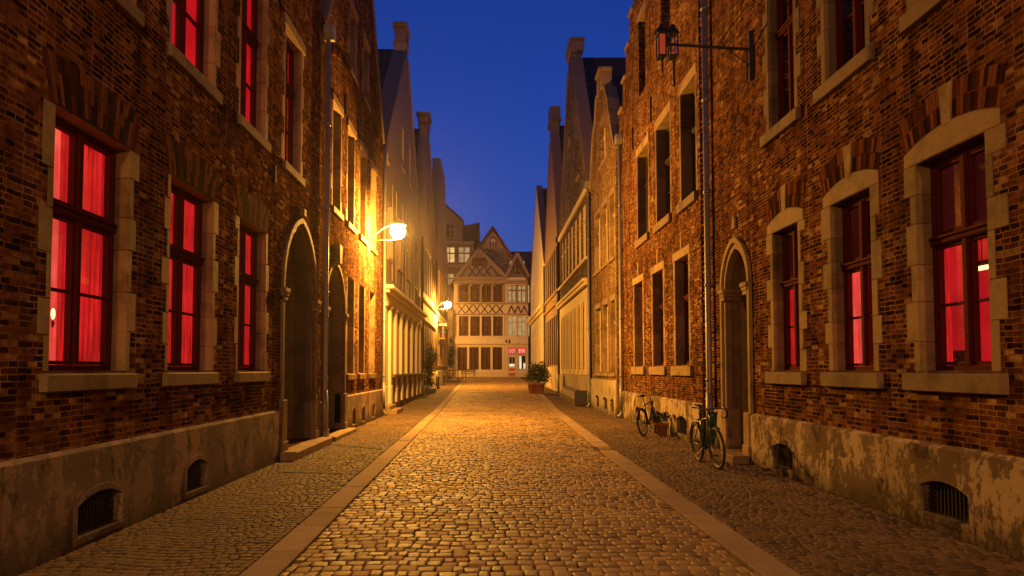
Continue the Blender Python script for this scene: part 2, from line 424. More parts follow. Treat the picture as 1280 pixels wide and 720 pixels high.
# ------------------------------------------------------------------ facade pieces
def arch_pts(c, a, zs, r, n=10):
    """pointed / round arch from right spring to left spring"""
    if r >= a:
        k = (r*r-a*a)/(2*a); Rr = a+k; t1 = math.acos(max(-1, min(1, k/Rr)))
        right = [(c-k+Rr*math.cos(t1*i/n), zs+Rr*math.sin(t1*i/n)) for i in range(n+1)]
        return right+[(2*c-u, z) for u, z in reversed(right[:-1])]
    Rr = (a*a+r*r)/(2*r); t0 = math.asin(a/Rr)
    return [(c+Rr*math.sin(t0-2*t0*i/(2*n)), zs+r-Rr+Rr*math.cos(t0-2*t0*i/(2*n))) for i in range(2*n+1)]
def rect(u0, u1, z0, z1): return [(u0, z0), (u1, z0), (u1, z1), (u0, z1)]
def arch_hole(c, a, z0, zs, r, n=10):
    return [(c-a, z0), (c+a, z0)]+arch_pts(c, a, zs, r, n)
def jamb_path(c, a, z0, zs, r, n=12): return [(c+a, z0)]+arch_pts(c, a, zs, r, n)+[(c-a, z0)]

def curtain_mesh(F, u0, u1, z0, z1, w, amp=.025, folds=None, n=None, sag=0.0):
    m = MB(); wd = u1-u0; folds = folds or max(3, int(wd/.09)); n = n or folds*6
    ph = random.random()*6
    def off(i):
        t = i/n; return amp*(math.sin(2*math.pi*folds*t+ph)+.5*math.sin(2*math.pi*folds*.43*t+ph*2))
    us = [u0+wd*i/n for i in range(n+1)]
    vs = [F(u, w+off(i), z0+sag*abs(math.sin(folds*i/n*3.1))) for i, u in enumerate(us)]+[F(u, w+off(i)*.7, z1) for i, u in enumerate(us)]
    m.add(vs, [(i, i+1, n+2+i, n+1+i) for i in range(n)])
    return m

def window(F, parent, u0, u1, z0, z1, rec=.15, trans=.36, cols=2, low=2, up=1, mat='red_wood', fw=.045, curtain=('red_lit', 0, 1), upper=None, glassy=True, label=None, back='floor_dark', name='window', ext=.25):
    """a timber window: mesh = frame with mullion, transom and glazing bars; children pane, curtain, backing"""
    m = MB(); h = z1-z0; wd = u1-u0
    a, b = u0+.004, u1-.004; c, d = z0+.004, z1-.004
    w0, w1 = rec, rec+.09
    m.box(F, a, a+fw, w0, w1, c, d); m.box(F, b-fw, b, w0, w1, c, d)
    m.box(F, a+fw, b-fw, w0, w1, c, c+fw*1.3); m.box(F, a+fw, b-fw, w0, w1, d-fw, d)
    zt = z1-h*trans if trans else None
    s_ = .032; cells = []
    bays = [(a+fw, b-fw)]
    if cols > 1:
        mw = .062; bays = []; x = a+fw; step = (b-a-2*fw-mw*(cols-1))/cols
        for k in range(cols):
            bays.append((x, x+step)); x += step+mw
            if k < cols-1: m.box(F, x-mw, x, w0-.018, w1-.003, c+fw*1.3+.002, d-fw-.002)
    if zt:
        m.box(F, a+fw, b-fw, w0-.026, w1-.006, zt-.05, zt+.05)
        m.box(F, a+fw-.01, b-fw+.01, w0-.055, w0-.027, zt+.012, zt+.04)
        m.box(F, a+fw-.006, b-fw+.006, w0-.042, w0-.027, zt-.04, zt-.012)
    for (x0, x1) in bays:
        rows = [(c+fw*1.3, zt-.05, low), (zt+.05, d-fw, up)] if zt else [(c+fw*1.3, d-fw, low)]
        for (y0, y1, nr) in rows:
            q0, q1 = w0+.016, w1-.012
            e = .004
            m.box(F, x0+e, x0+s_, q0, q1, y0+e, y1-e); m.box(F, x1-s_, x1-e, q0, q1, y0+e, y1-e)
            m.box(F, x0+s_, x1-s_, q0, q1, y0+e, y0+s_*1.2); m.box(F, x0+s_, x1-s_, q0, q1, y1-s_, y1-e)
            for k in range(1, nr):
                y = y0+(y1-y0)*k/nr; m.box(F, x0+s_, x1-s_, q0+.01, q1-.004, y-.014, y+.014)
    win = m.build(name, mat, parent, bevel=.004)
    if label: win['label'] = label
    g = MB(); g.quad(*[F(u, w0+.05, z) for u, z in ((a+fw*.5, c+fw*.6), (b-fw*.5, c+fw*.6), (b-fw*.5, d-fw*.5), (a+fw*.5, d-fw*.5))])
    if glassy: g.build('pane', 'glass', win)
    if curtain:
        zc1 = (zt if (upper and zt) else z1-.02); zt2 = z1-.1
        for j, (ct, f0, f1) in enumerate(curtain if isinstance(curtain, list) else [curtain]):
            ea = .4 if f0 == 0 else 0; eb = .4 if f1 == 1 else 0
            cm = curtain_mesh(F, u0+wd*f0-ea, u0+wd*f1+eb, z0-.05, zc1+(.05 if zc1 > zt2 else 0), w0+.125+.03*j)
            cm.build('curtain', ct, win, smooth=True, recalc=False)
    if upper and zt:
        cm = curtain_mesh(F, u0-.3, u1+.3, zt+.004, z1+.05, w0+.14, amp=.006)
        cm.build('blind', upper, win, smooth=True, recalc=False)
    bk = MB(); bk.box(F, u0-ext, u1+ext, w0+.42, w0+.44, z0-.2, z1+.2)
    if back: bk.build('room_backing', back, win)
    return win

def sill(F, parent, u0, u1, z, h=.17, out=.07, mat='sill'):
    m = MB()
    prof = [(-out, z-h), (-out, z-.022), (.14, z+.012), (.14, z-h)]
    vs = [F(u, w, zz) for u in (u0, u1) for w, zz in prof]
    m.add(vs, [(0, 1, 2, 3), (7, 6, 5, 4)]+[(i, (i+1) % 4, 4+(i+1) % 4, 4+i) for i in range(4)])
    return m.build('sill', mat, parent, bevel=.008)

def jambs(F, parent, u0, u1, z0, z1, narrow=.09, wide=.2, mat='stone', rec=.24, hmin=.3, hmax=.5, proud=.0015):
    for side in (0, 1):
        m = MB()
        z = z0; k = random.randint(0, 1)
        while z < z1-.01:
            h = min(random.uniform(hmin, hmax), z1-z)
            if z1-z-h < .15: h = z1-z
            wd = (wide if k % 2 else narrow)*random.uniform(.85, 1.2)
            p = proud+random.uniform(0, .001)
            if side == 0: m.box(F, u0-wd, u0+.005, -p, rec, z+.0015, z+h-.0015)
            else: m.box(F, u1-.005, u1+wd, -p, rec, z+.0015, z+h-.0015)
            z += h; k += 1
        m.build('stone_jamb', mat, parent, bevel=.006)

def flat_arch(F, parent, u0, u1, z, h, lean=.12, rise=.03, n=None, w=.002, mat='arch_brick', skip=None, key=None):
    """fan of upright bricks over an opening (skip: half-width left free for a keystone)"""
    m = MB(); c = (u0+u1)/2; n = n or int((u1-u0)/.05); half = (u1-u0)/2
    for i in range(n):
        a0 = u0+(u1-u0)*(i+.06)/n; a1 = u0+(u1-u0)*(i+.94)/n
        mid = (a0+a1)/2
        if skip and abs(mid-c) < skip: continue
        t0 = (a0-c)/half; t1 = (a1-c)/half
        zb = z+rise*(1-((mid-c)/half)**2)
        hh = h*random.uniform(.985, 1.01)
        # two courses of bricks
        s_ = (.36, .66)[i % 2]
        for f0, f1 in ((0, s_-.012), (s_+.012, 1)):
            pr = w+random.uniform(-.0006, .0006)
            poly = [(a0+t0*lean*f0, zb+hh*f0), (a1+t1*lean*f0, zb+hh*f0), (a1+t1*lean*f1, zb+hh*f1), (a0+t0*lean*f1, zb+hh*f1)]
            m.prism(F, poly, -pr, .06)
    hb_ = [(u0-.01, z-.004), (u1+.01, z-.004), (u1+lean+.012, z+h*1.01), (u0-lean-.012, z+h*1.01)]
    m.prism(F, hb_, -.0004, .05)
    return m.build('brick_arch', mat, parent)

def left_window(F, parent, u0, u1, z0, z1, arch=True, jam='stone', sillw=.12, headstone=False, **kw):
    w = window(F, parent, u0, u1, z0, z1, **kw)
    jambs(F, w, u0, u1, z0, z1, .08, .17, jam)
    sill(F, w, u0-sillw, u1+sillw, z0+.0, .17)
    m = MB(); m.box(F, u0-.05, u1+.05, .004, .2, z1-.004, z1+.07); m.build('lintel', 'stone_red', w)
    if headstone:
        m = MB(); m.box(F, u0-.16, u1+.16, -.04, .003, z1-.01, z1+.2); m.build('head_stone', 'stone', w, bevel=.012)
    if arch: flat_arch(F, w, u0-.06, u1+.06, z1+.012+(0.2 if headstone else 0), .42, .14)
    return w

def right_window(F, parent, u0, u1, z0, z1, dark=False, **kw):
    w = window(F, parent, u0, u1, z0, z1, **kw)
    jambs(F, w, u0, u1, z0, z1, .1, .22, 'stone' if not dark else 'stone_dark', proud=.006, hmin=.26, hmax=.46)
    sill(F, w, u0-.2, u1+.22, z0, .2, .08)
    c = (u0+u1)/2; n = 10; m = MB(); hw = (u1-u0)/2+.2
    outer = [(c+hw*(1-2*i/n), z1+.15+.13*(1-(1-2*i/n)**2)) for i in range(n+1)]
    inner = [(c+hw*(1-2*i/n), z1-.005+.01*(1-(1-2*i/n)**2)) for i in range(n+1)]
    m.band(F, outer, inner, -.012, .24); m.build('arch_stone', 'stone' if not dark else 'stone_dark', w, bevel=.01)
    ar = MB(); nn = int(2*hw/.048)
    for i in range(nn):
        t = 1-2*(i+.5)/nn
        if abs(t*hw) < .1: continue
        zb = z1+.16+.13*(1-t*t); hh = .36*random.uniform(.98, 1.015); da = hw/nn*.9
        ang = t*.3
        px, pz = c+t*hw, zb
        dx, dz = math.sin(ang), math.cos(ang)
        for f0, f1 in ((0, .48), (.52, 1)):
            a = [(px-da+dx*hh*f0, pz+dz*hh*f0), (px+da+dx*hh*f0, pz+dz*hh*f0), (px+da*1.12+dx*hh*f1, pz+dz*hh*f1), (px-da*1.12+dx*hh*f1, pz+dz*hh*f1)]
            ar.prism(F, a, -.003-random.uniform(0, .0008), .06)
    o_ = [(c+(hw+.1)*(1-2*i/n), z1+.52+.12*(1-(1-2*i/n)**2)) for i in range(n+1)]; i_ = [(c+hw*(1-2*i/n), z1+.155+.13*(1-(1-2*i/n)**2)) for i in range(n+1)]
    ar.band(F, o_, i_, -.0015, .05)
    ar.build('brick_arch', 'arch_brick', w)
    k = MB(); k.prism(F, [(c-.065, z1+.24), (c+.065, z1+.24), (c+.11, z1+.66), (c-.11, z1+.66)], -.018, .06); k.build('keystone', 'stone', w, bevel=.01)
    return w

def vent_holes(vents): return [rect(a-.02, b+.02, c-.02, d+.02) for a, b, c, d in vents]
VA = [(6.5, 7.28, .1, .46), (8.83, 9.45, .1, .47), (2.2, 3.0, .1, .46)]
VB = [(19.4, 19.85, .12, .56), (20.9, 21.35, .1, .54), (22.7, 23.2, .1, .54)]
VR = [(6.74, 7.5, .15, .5), (10.64, 11.36, .12, .48)]
V2 = [(16.1, 17.0, .12, .54), (21.05, 21.75, .1, .5), (18.5, 19.3, .12, .52)]
V3 = [(24.5, 25.2, .15, .6), (25.9, 26.9, .15, .6), (27.8, 28.8, .15, .6)]
def plinth(F, parent, u0, u1, z1, mat, vents=(), out=.055, dep=.0, z0=-.3, name='plinth', ledge=.035):
    m = MB(); holes = [arch_hole((a+b)/2, (b-a)/2-.002, c, d-.09, .085, 5) for a, b, c, d in vents]
    m.sheet(F, rect(u0, u1, z0, z1), holes, -out, .22)
    m.quad(F(u0, -out, z1), F(u1, -out, z1), F(u1, .002, z1+ledge), F(u0, .002, z1+ledge))
    for u in (u0, u1):
        m.add([F(u, -out, z0), F(u, .002, z0), F(u, .002, z1+ledge), F(u, -out, z1)], [(0, 1, 2, 3)])
    p = m.build(name, mat, parent, recalc=False)
    for a, b, c, d in vents:
        g = MB(); n = max(4, int((b-a)/.055))
        for i in range(1, n):
            u = a+(b-a)*i/n; g.box(F, u-.006, u+.006, .012, .024, c, d-.01)
        nz = max(3, int((d-c)/.055))
        for i in range(1, nz):
            z = c+(d-c)*i/nz; g.box(F, a, b, .025, .034, z-.006, z+.006)
        v = MB(); path = jamb_path((a+b)/2, (b-a)/2, c, d-.09, .085, 5); path2 = jamb_path((a+b)/2, (b-a)/2+.07, c, d-.09, .16, 5)
        v.band(F, path2, path, -out-.006, -out+.1); v.box(F, a-.07, b+.07, -out-.012, -out+.12, c-.07, c-.002)
        vo = v.build('cellar_vent', mat, parent, bevel=.006)
        g.build('grille', 'grille', vo)
        bk = MB(); bk.box(F, a-.1, b+.1, .166, .18, c-.1, d+.05); bk.build('dark_shaft', 'void', vo)
    return p

def pipe(F, parent, u, z0, z1, r=.05, out=.09, mat='zinc', shoe=True, hopper=False):
    m = MB(); pts = [F(u, -out, z1), F(u, -out, z0+.25)]
    if shoe: pts += [F(u, -out, z0+.16), F(u, -out-.05, z0+.08), F(u, -out-.12, z0+.04)]
    m.tube(pts, r, 12)
    z = z0+1.4
    while z < z1-.2:
        m.tube([F(u, -out, z-.03), F(u, -out, z+.03)], r*1.22, 12); m.box(F, u-.012, u+.012, -out+r*.8, .0, z-.015, z+.015); z += 1.9
    p = m.build('drainpipe', mat, parent, smooth=True)
    sm = MB(); sm.tube([F(u, -out, z0+.25), F(u, -out, z0+1.15)], r*1.18, 12); sm.build('boot_pipe', 'zinc', p, smooth=True)
    if hopper:
        h = MB(); h.prism(F, [(u-.16, z1+.28), (u+.16, z1+.28), (u+.16, z1+.1), (u+.07, z1-.04), (u-.07, z1-.04), (u-.16, z1+.1)], -out-.14, -out+.085)
        h.build('hopper', mat, p, bevel=.01)
    return p

def house_shell(F, parent, outline, holes, mat, reveal=.3, thick=.4, shoulder=None, depth=9.0, roofmat='tiles', coping=None, roof=True, ridge=.15):
    """outline (u,z) anticlockwise; the part above the shoulder is a parapet gable, the roof runs back behind it"""
    m = MB(); m.sheet(F, outline, holes, 0, reveal, thick)
    us = [p[0] for p in outline]; u0, u1 = min(us), max(us)
    top = max(outline, key=lambda p: p[1]); zs = shoulder
    ua = sum(p[0] for p in outline if p[1] > top[1]-.05)/len([p for p in outline if p[1] > top[1]-.05])
    upper = [p for p in outline if p[1] >= zs-.01]
    body = [(u0+.02, -.3), (u1-.02, -.3), (u1-.02, zs-.25), (ua, top[1]-ridge), (u0+.02, zs-.25)]
    m.sheet(F, [(u0+.01, zs-1.2), (u1-.01, zs-1.2)]+upper, [], thick, 0)      # rear face of the parapet
    vs = [F(u, w, z) for w in (thick, depth) for u, z in body]
    m.add(vs, [(0, 1, 6, 5), (1, 2, 7, 6), (4, 0, 5, 9), (5, 6, 7, 8, 9)])
    wl = m.build('wall', mat, parent, recalc=False)
    if roof:
        r = MB(); t = .12
        for (a, b) in (((u1-.01, zs-.25), (ua, top[1]-ridge)), ((u0+.01, zs-.25), (ua, top[1]-ridge))):
            r.prism(F, [a, b, (b[0], b[1]+t), (a[0], a[1]+t)], thick+.01, depth)
        r.build('roof', roofmat, parent)
    if coping:
        n = len(upper)
        for i in range(n-1):
            c = MB(); (a, b), (d, e) = upper[i], upper[i+1]
            L = math.hypot(d-a, e-b)
            if L < .12 or (abs(d-a) < .02): continue
            nu, nz = (e-b)/L, -(d-a)/L
            if nz < 0: nu, nz = -nu, -nz
            k = .1
            c.prism(F, [(a, b+.003), (d, e+.003), (d+nu*k, e+nz*k+.003), (a+nu*k, b+nz*k+.003)], -.06, thick+.05)
            c.build('gable_coping', coping, parent, bevel=.012)
    return wl

XL, XR = -3.735, 4.5
FL, FRt = Fr('L', XL), Fr('R', XR)
exec_parts = []

# ================================================================== LEFT BRICK HOUSE (near)
hA = empty('brick_house', (XL, 8, 0), 'dark brick house nearest on the left, red lit windows on two floors, pointed doorway', 'house')
gw = [(6.10, 7.40), (8.35, 9.66), (10.67, 11.95)]
uw = [(6.10, 7.36), (8.30, 9.60), (10.62, 11.80), (12.95, 14.05)]
cA, aA, zsA, rA = 14.15, 1.18, 3.05, 1.42
holes = [rect(a, b, 1.58, 3.88) for a, b in gw]+[rect(a, b, 5.4, 7.9) for a, b in uw]+[arch_hole(cA, aA, .16, zsA, rA)]+vent_holes(VA)
house_shell(FL, hA, [(-9.5, -.3), (15.98, -.3), (15.98, 9.3), (15.3, 10.1), (3.2, 24), (-9.5, 9.3)], holes, 'brick', [.24]*7+[.75]+[.3]*3, .4, 9.3, 9, 'tiles', roof=True)
for i, (a, b) in enumerate(gw):
    left_window(FL, hA, a, b, 1.58, 3.88, curtain=([('red_hot', 0, .42), ('red_lit', .36, 1)], ('red_lit', 0, 1), ('red_lit', 0, 1))[i], jam=('stone', 'stone_red', 'stone_red')[i])
for i, (a, b) in enumerate(uw):
    left_window(FL, hA, a, b, 5.4, 7.9, curtain=('red_flat' if i < 3 else 'red_upper', 0, 1), jam='stone' if i == 0 else 'stone_red', arch=i < 3, headstone=i == 3, sillw=.14, low=2, up=1)
plinth(FL, hA, -9.5, 12.78, .86, 'plinth_left', VA)
plinth(FL, hA, 15.5, 15.97, .86, 'plinth_left')
def portal(F, parent, c, a, zs, r, rings, mat, door_mat, door_w, panel=True, transom=None, z0=.16, base_h=.9, light=False):
    """stepped stone portal: rings = list of (outer offset, inner offset, w front, w back)"""
    m = MB()
    for (o, i_, w0, w1) in rings:
        m.band(F, jamb_path(c, a+o, z0-.2, zs, r+o), jamb_path(c, a+i_, z0-.2, zs, r+i_), w0, w1)
    p = m.build('portal', mat, parent, bevel=.006)
    for sgn in (-1, 1):
        b = MB(); u = c+sgn*(a+.02)
        b.box(F, u-.14, u+.14, -.075, .2, z0-.2, z0+base_h); b.box(F, u-.16, u+.16, -.095, .2, z0-.2, z0+.16)
        b.build('pier_base', mat, p, bevel=.01); b = MB()
        b.box(F, u-.13, u+.13, -.085, .3, zs-.12, zs-.06); b.box(F, u-.15, u+.15, -.105, .3, zs-.058, zs+.02); b.box(F, u-.11, u+.11, -.07, .3, zs-.2, zs-.122)
        b.build('pier_capital', mat, p, bevel=.01)
    ai = a+rings[-1][1]; ri = r+rings[-1][1]
    d = MB(); pts = [(c-ai-.03, z0)]+[(c+ai+.03, z0)]+arch_pts(c, ai+.03, zs, ri+.03)
    d.prism(F, pts, door_w, door_w+.06); dr = d.build('door', door_mat, parent)
    q = MB()
    if panel:
        for k in range(-3, 4):
            u = c+k*ai/3.6; q.box(F, u-.012, u+.012, door_w-.016, door_w-.002, z0+.1, zs-.1)
        for z in (z0+.25, z0+1.5, zs-.25): q.box(F, c-ai+.02, c+ai-.02, door_w-.03, door_w-.017, z-.05, z+.05)
        q.box(F, c-.02, c+.02, door_w-.045, door_w-.031, z0+.02, zs)
        q.build('boards', door_mat, dr)
        h = MB(); h.tube([F(c+.12, door_w-.03, 1.15), F(c+.12, door_w-.1, 1.15), F(c+.24, door_w-.1, 1.15)], .014, 8); h.build('handle', 'black_iron', dr)
    if transom:
        q = MB(); q.box(F, c-ai, c+ai, door_w-.1, door_w-.001, transom-.06, transom+.04); q.box(F, c-ai, c+ai, door_w-.13, door_w-.101, transom+.0, transom+.05); q.build('transom', 'red_wood', dr, bevel=.006)
    return p, dr
portal(FL, hA, cA, aA, zsA, rA, [(.13, .02, -.05, .1), (.02, -.1, .02, .22), (-.095, -.2, .16, .42), (-.195, -.3, .36, .72)], 'stone_dark', 'dark_wood', .6)
m = one((12.75, 15.62, -.34, .62, -.2, .15), F=FL); m.build('doorstep', 'stone', hA, bevel=.015)
pipe(FL, hA, 15.93, 0, 9.05, .055, .1, 'zinc', hopper=True)
# iron wall anchors of the upper floor
m = MB()
for u in (12.35,): m.box(FL, u-.02, u+.02, -.03, -.002, 4.85, 5.15)
m.build('wall_anchor', 'black_iron', hA, bevel=.004)
m = one((14.05, 14.22, -.09, -.002, 4.62, 4.78), F=FL); m.build('hook_stone', 'stone_dark', hA, bevel=.012)

# ================================================================== LEFT BRICK GABLE HOUSE
hB = empty('brick_house', (XL, 20, 0), 'brick gable house under the nearest street lamp, with round arched doorway', 'house')
cB, aB, zsB, rB = 17.35, 1.05, 3.0, 1.12
gB = [(18.85, 19.75), (20.5, 21.4), (22.35, 23.3)]
uB = [(16.95, 17.85), (18.75, 19.65), (20.55, 21.5), (22.45, 23.4)]
tB = [(18.9, 19.8), (20.9, 21.8)]
holes = [rect(a, b, 1.5, 4.05) for a, b in gB]+[rect(a, b, 5.5, 8.0) for a, b in uB]+[arch_hole(cB, aB, .1, zsB, rB)]+[rect(a, b, 9.7, 11.4) for a, b in tB]+vent_holes(VB)
house_shell(FL, hB, [(16.05, -.3), (24.95, -.3), (24.95, 9.5), (20.9, 15.2), (20.1, 15.2), (16.05, 9.5)], holes, 'brick_red', [.32]*7+[.6]+[.3]*5, .4, 9.5, 9, 'tiles', coping='stone_dark')
for i, (a, b) in enumerate(gB):
    left_window(FL, hB, a, b, 1.5, 4.05, curtain=None, mat='dark_wood', arch=False, headstone=False, rec=.2, trans=.36, cols=1, low=2)
for i, (a, b) in enumerate(uB):
    left_window(FL, hB, a, b, 5.5, 8.0, curtain=('net', 0, 1), mat='dark_wood', arch=False, headstone=True, rec=.2, cols=1, low=2)
for a, b in tB:
    left_window(FL, hB, a, b, 9.7, 11.4, curtain=None, mat='dark_wood', arch=False, headstone=True, rec=.2, cols=1, low=2, trans=0)
m = MB()
for (u0, u1, z, h) in ((16.4, 24.7, 9.0, 3.2),):
    n = 46
    for i in range(n):
        u = u0+(u1-u0)*i/n; c = (u0+u1)/2; t = (u+.07-c)/((u1-u0)/2)
        zz = 8.75+.75*math.sqrt(max(0, 1-t*t))
        m.box(FL, u, u+.075, -.05, .05, zz, zz+.17)
m.band(FL, [(16.4+8.3*i/30, 8.87+.75*math.sqrt(max(0, 1-(2*i/30-1)**2))) for i in range(31)], [(16.4+8.3*i/30, 8.8+.75*math.sqrt(max(0, 1-(2*i/30-1)**2))) for i in range(31)], -.03, .03)
m.build('brick_frieze', 'arch_brick', hB)
plinth(FL, hB, 18.62, 24.9, .9, 'plinth_left', VB)
portal(FL, hB, cB, aB, zsB, rB, [(.1, .002, -.045, .1), (.004, -.12, .03, .3), (-.115, -.22, .25, .56)], 'stone_dark', 'dark_wood', .5, z0=.1)
m = MB(); m.prism(FL, [(cB-.12, 4.15), (cB+.12, 4.15), (cB+.16, 4.62), (cB-.16, 4.62)], -.14, .05); m.build('keystone', 'stone', hB, bevel=.012)
m = one((16.15, 18.75, -.3, .5, -.2, .1), F=FL); m.build('doorstep', 'stone', hB, bevel=.015)
pipe(FL, hB, 25.08, 0, 9.2, .05, .06, 'zinc')
for u in (18.3, 20.1, 22.0): one((u-.025, u+.025, -.04, -.002, 8.15, 8.7), F=FL).build('wall_anchor', 'black_iron', hB)

# ================================================================== RIGHT BRICK HOUSE (near)
hR = empty('brick_house', (XR, 9, 0), 'brick house nearest on the right, stone framed windows half lit red', 'house')
rw = [(6.45, 7.52), (8.43, 9.42), (10.43, 11.37)]
ru = [(6.3, 7.4), (8.45, 9.48), (10.45, 11.42)]
cR, aR, zsR, rR = 13.08, .58, 3.1, .72
holes = [rect(a, b, 1.58, 3.76) for a, b in rw]+[rect(a, b, 5.42, 7.9) for a, b in ru]+[arch_hole(cR, aR, .14, zsR, rR)]+vent_holes(VR)
house_shell(FRt, hR, [(-9.5, -.3), (14.75, -.3), (14.75, 14), (-9.5, 14)], holes, 'brick', [.24]*6+[.5]+[.3]*2, .4, 14, 9, 'tiles', roof=False)
# deeper wall: the rooms behind
right_window(FRt, hR, *rw[0], 1.58, 3.76, curtain=('red_lit', 0.93, 1), upper='red_shade', back='red_wall', trans=.38, ext=.9)
right_window(FRt, hR, *rw[1], 1.58, 3.76, curtain=('red_hot', 0, 1), upper='red_shade', trans=.38)
right_window(FRt, hR, *rw[2], 1.58, 3.76, curtain=('red_lit', 0, 1), upper='red_shade', trans=.38)
for a, b in ru:
    right_window(FRt, hR, a, b, 5.42, 7.9, dark=True, curtain=('net', .0, .55), trans=.38)
plinth(FRt, hR, -9.5, 12.3, .82, 'plinth_right', VR)
plinth(FRt, hR, 13.86, 14.7, .82, 'plinth_right')
portal(FRt, hR, cR, aR, zsR, rR, [(.2, .1, -.06, .1), (.1, -.012, -.02, .2), (-.01, -.06, .1, .34), (-.055, -.12, .24, .46)], 'stone', 'door_red', .38, transom=3.05, z0=.14, base_h=.72)
m = one((12.32, 13.84, -.36, .4, -.2, .13), F=FRt); m.build('doorstep', 'stone_dark', hR, bevel=.015)
m = one((12.98, 13.14, -.05, -.002, 4.18, 4.36), (13.01, 13.11, -.05, -.002, 4.365, 4.42), F=FRt); m.build('stone_ornament', 'stone', hR, bevel=.02)
pipe(FRt, hR, 14.45, 0, 9.6, .06, .1, 'zinc')
m = MB(); z = .86
while z < 13.9:                                       # toothed brick edge next to the neighbour
    m.box(FRt, 14.72, 15.02, -.03, .3, z, z+.05); m.box(FRt, 14.72, 14.9, -.03, .3, z+.055, z+.105); z += .11
m.build('toothed_bricks', 'arch_brick', hR)

# ================================================================== RIGHT STEPPED GABLE HOUSE
F2 = Fr('R', 4.45)
h2 = empty('brick_house', (4.45, 19.5, 0), 'red brick house with a stepped gable, behind the two bicycles', 'house')
g2 = [(16.05, 17.22), (18.4, 19.6), (20.88, 22.1)]
u2 = [(15.35, 16.55), (17.55, 19.0), (20.0, 21.45)]
steps = [(24.35, 9.5)]
u, z = 24.35, 9.5
while u > 20.6:
    z += .82; steps.append((u, z)); u -= .63; steps.append((u, z))
apex = z+.9
right_half = steps+[(u, apex)]
mir = [(2*19.55-a, b) for a, b in reversed(right_half)]
out2 = [(15.04, -.3), (24.1, -.3), (24.1, 9.3)]+right_half+mir+[(15.04, 9.3)]
out2 = [(max(a, 15.04), b) for a, b in out2]
clean = []
for p in out2:
    if not clean or math.hypot(p[0]-clean[-1][0], p[1]-clean[-1][1]) > .01: clean.append(p)
holes = [rect(a, b, 1.7, 4.2) for a, b in g2]+[rect(a, b, 5.45, 8.0) for a, b in u2]+[rect(17.4, 18.3, 9.7, 12.0), rect(20.2, 21.1, 9.7, 12.0)]+vent_holes(V2)
house_shell(F2, h2, clean, holes, 'brick_red', .34, .4, 9.4, 9, 'tiles', coping='stone')
for i, (a, b) in enumerate(g2):
    w = window(F2, h2, a, b, 1.7, 4.2, curtain=('blind', 0, 1), rec=.22, cols=2, low=2)
    jambs(F2, w, a, b, 1.7, 4.2, .12, .16, 'stone', rec=.3); sill(F2, w, a-.3, b+.25, 1.7, .24, .07, 'stone')
    m = one((a-.18, b+.18, -.016, .3, 4.195, 4.4), F=F2); m.build('lintel', 'stone', w, bevel=.01)
    m = one(((a+b)/2-.05, (a+b)/2+.05, -.012, .05, 4.405, 4.8), F=F2); m.build('keystone', 'stone', w, bevel=.01)
for i, (a, b) in enumerate(u2):
    w = window(F2, h2, a, b, 5.45, 8.0, curtain=('blind', 0, 1), rec=.26, cols=2, low=2, mat='dark_wood')
    jambs(F2, w, a, b, 5.45, 8.0, .1, .14, 'stone_dark', rec=.3); sill(F2, w, a-.1, b+.16, 5.45, .22, .08, 'stone_dark')
    m = one((a-.14, b+.14, -.02, .3, 7.995, 8.24), F=F2); m.build('lintel', 'stone', w, bevel=.01)
for a, b in ((17.4, 18.3), (20.2, 21.1)):
    w = window(F2, h2, a, b, 9.7, 12.0, curtain=('blind', 0, 1), rec=.26, cols=1, low=2, mat='dark_wood')
    m = one((a-.14, b+.14, -.02, .3, 11.995, 12.2), F=F2); m.build('lintel', 'stone', w, bevel=.01)
plinth(F2, h2, 15.04, 24.08, .86, 'plinth_right', V2, name='plinth')
for u in (17.0, 19.5, 22.0): one((u-.03, u+.03, -.04, -.002, 8.4, 9.1), F=F2).build('wall_anchor', 'black_iron', h2)
pipe(F2, h2, 23.9, 0, 9.2, .055, .09, 'zinc', hopper=True)

# ================================================================== generic simple house windows
def rows(F, parent, spans, z0, z1, mat, curtain, rec=.16, cols=2, low=2, trans=.3, sillmat='stone', headmat=None, **kw):
    for a, b in spans:
        w = window(F, parent, a, b, z0, z1, rec=rec, cols=cols, low=low, trans=trans, mat=mat, curtain=curtain, **kw)
        if sillmat: sill(F, w, a-.1, b+.1, z0, .14, .07, sillmat)
        if headmat:
            m = one((a-.1, b+.1, -.02, .14, z1-.004, z1+.2), F=F); m.build('lintel', headmat, w)

# R3: yellow brick house with a shaped gable
F3 = Fr('R', 4.27)
h3 = empty('brick_house', (4.27, 27, 0), 'narrow yellow brick house with a shaped gable and pinnacle', 'house')
out3 = [(24.14, -.3), (30.1, -.3), (30.1, 9.1), (29.6, 10.5), (29.2, 11.2), (28.6, 11.6), (28.2, 12.4), (27.75, 12.25), (27.7, 13.0), (27.1, 13.0), (27.05, 12.25), (26.2, 12.0), (25.6, 11.3), (24.9, 10.1), (24.14, 9.1)]
s3 = [(24.45, 25.35), (25.95, 27.05), (27.65, 28.9)]
holes = [rect(a, b, 1.5, 4.0) for a, b in s3]+[rect(a, b, 5.5, 7.7) for a, b in s3]+[rect(26.2, 27.4, 9.4, 10.9)]+vent_holes(V3)
house_shell(F3, h3, out3, holes, 'brick_tan', .28, .35, 9.1, 9, 'tiles', coping='stone')
rows(F3, h3, s3, 1.5, 4.0, 'ivory', ('blind_tan', 0, 1), headmat='stone'); rows(F3, h3, s3, 5.5, 7.7, 'ivory', ('blind_tan', 0, 1), headmat='stone'); [jambs(F3, h3, a, b, z0, z1, .1, .2, 'stone', rec=.24) for a, b in s3 for z0, z1 in ((1.5, 4.0), (5.5, 7.7))]; rows(F3, h3, [(26.2, 27.4)], 9.4, 10.9, 'ivory', ('blind_tan', 0, 1), headmat='stone')
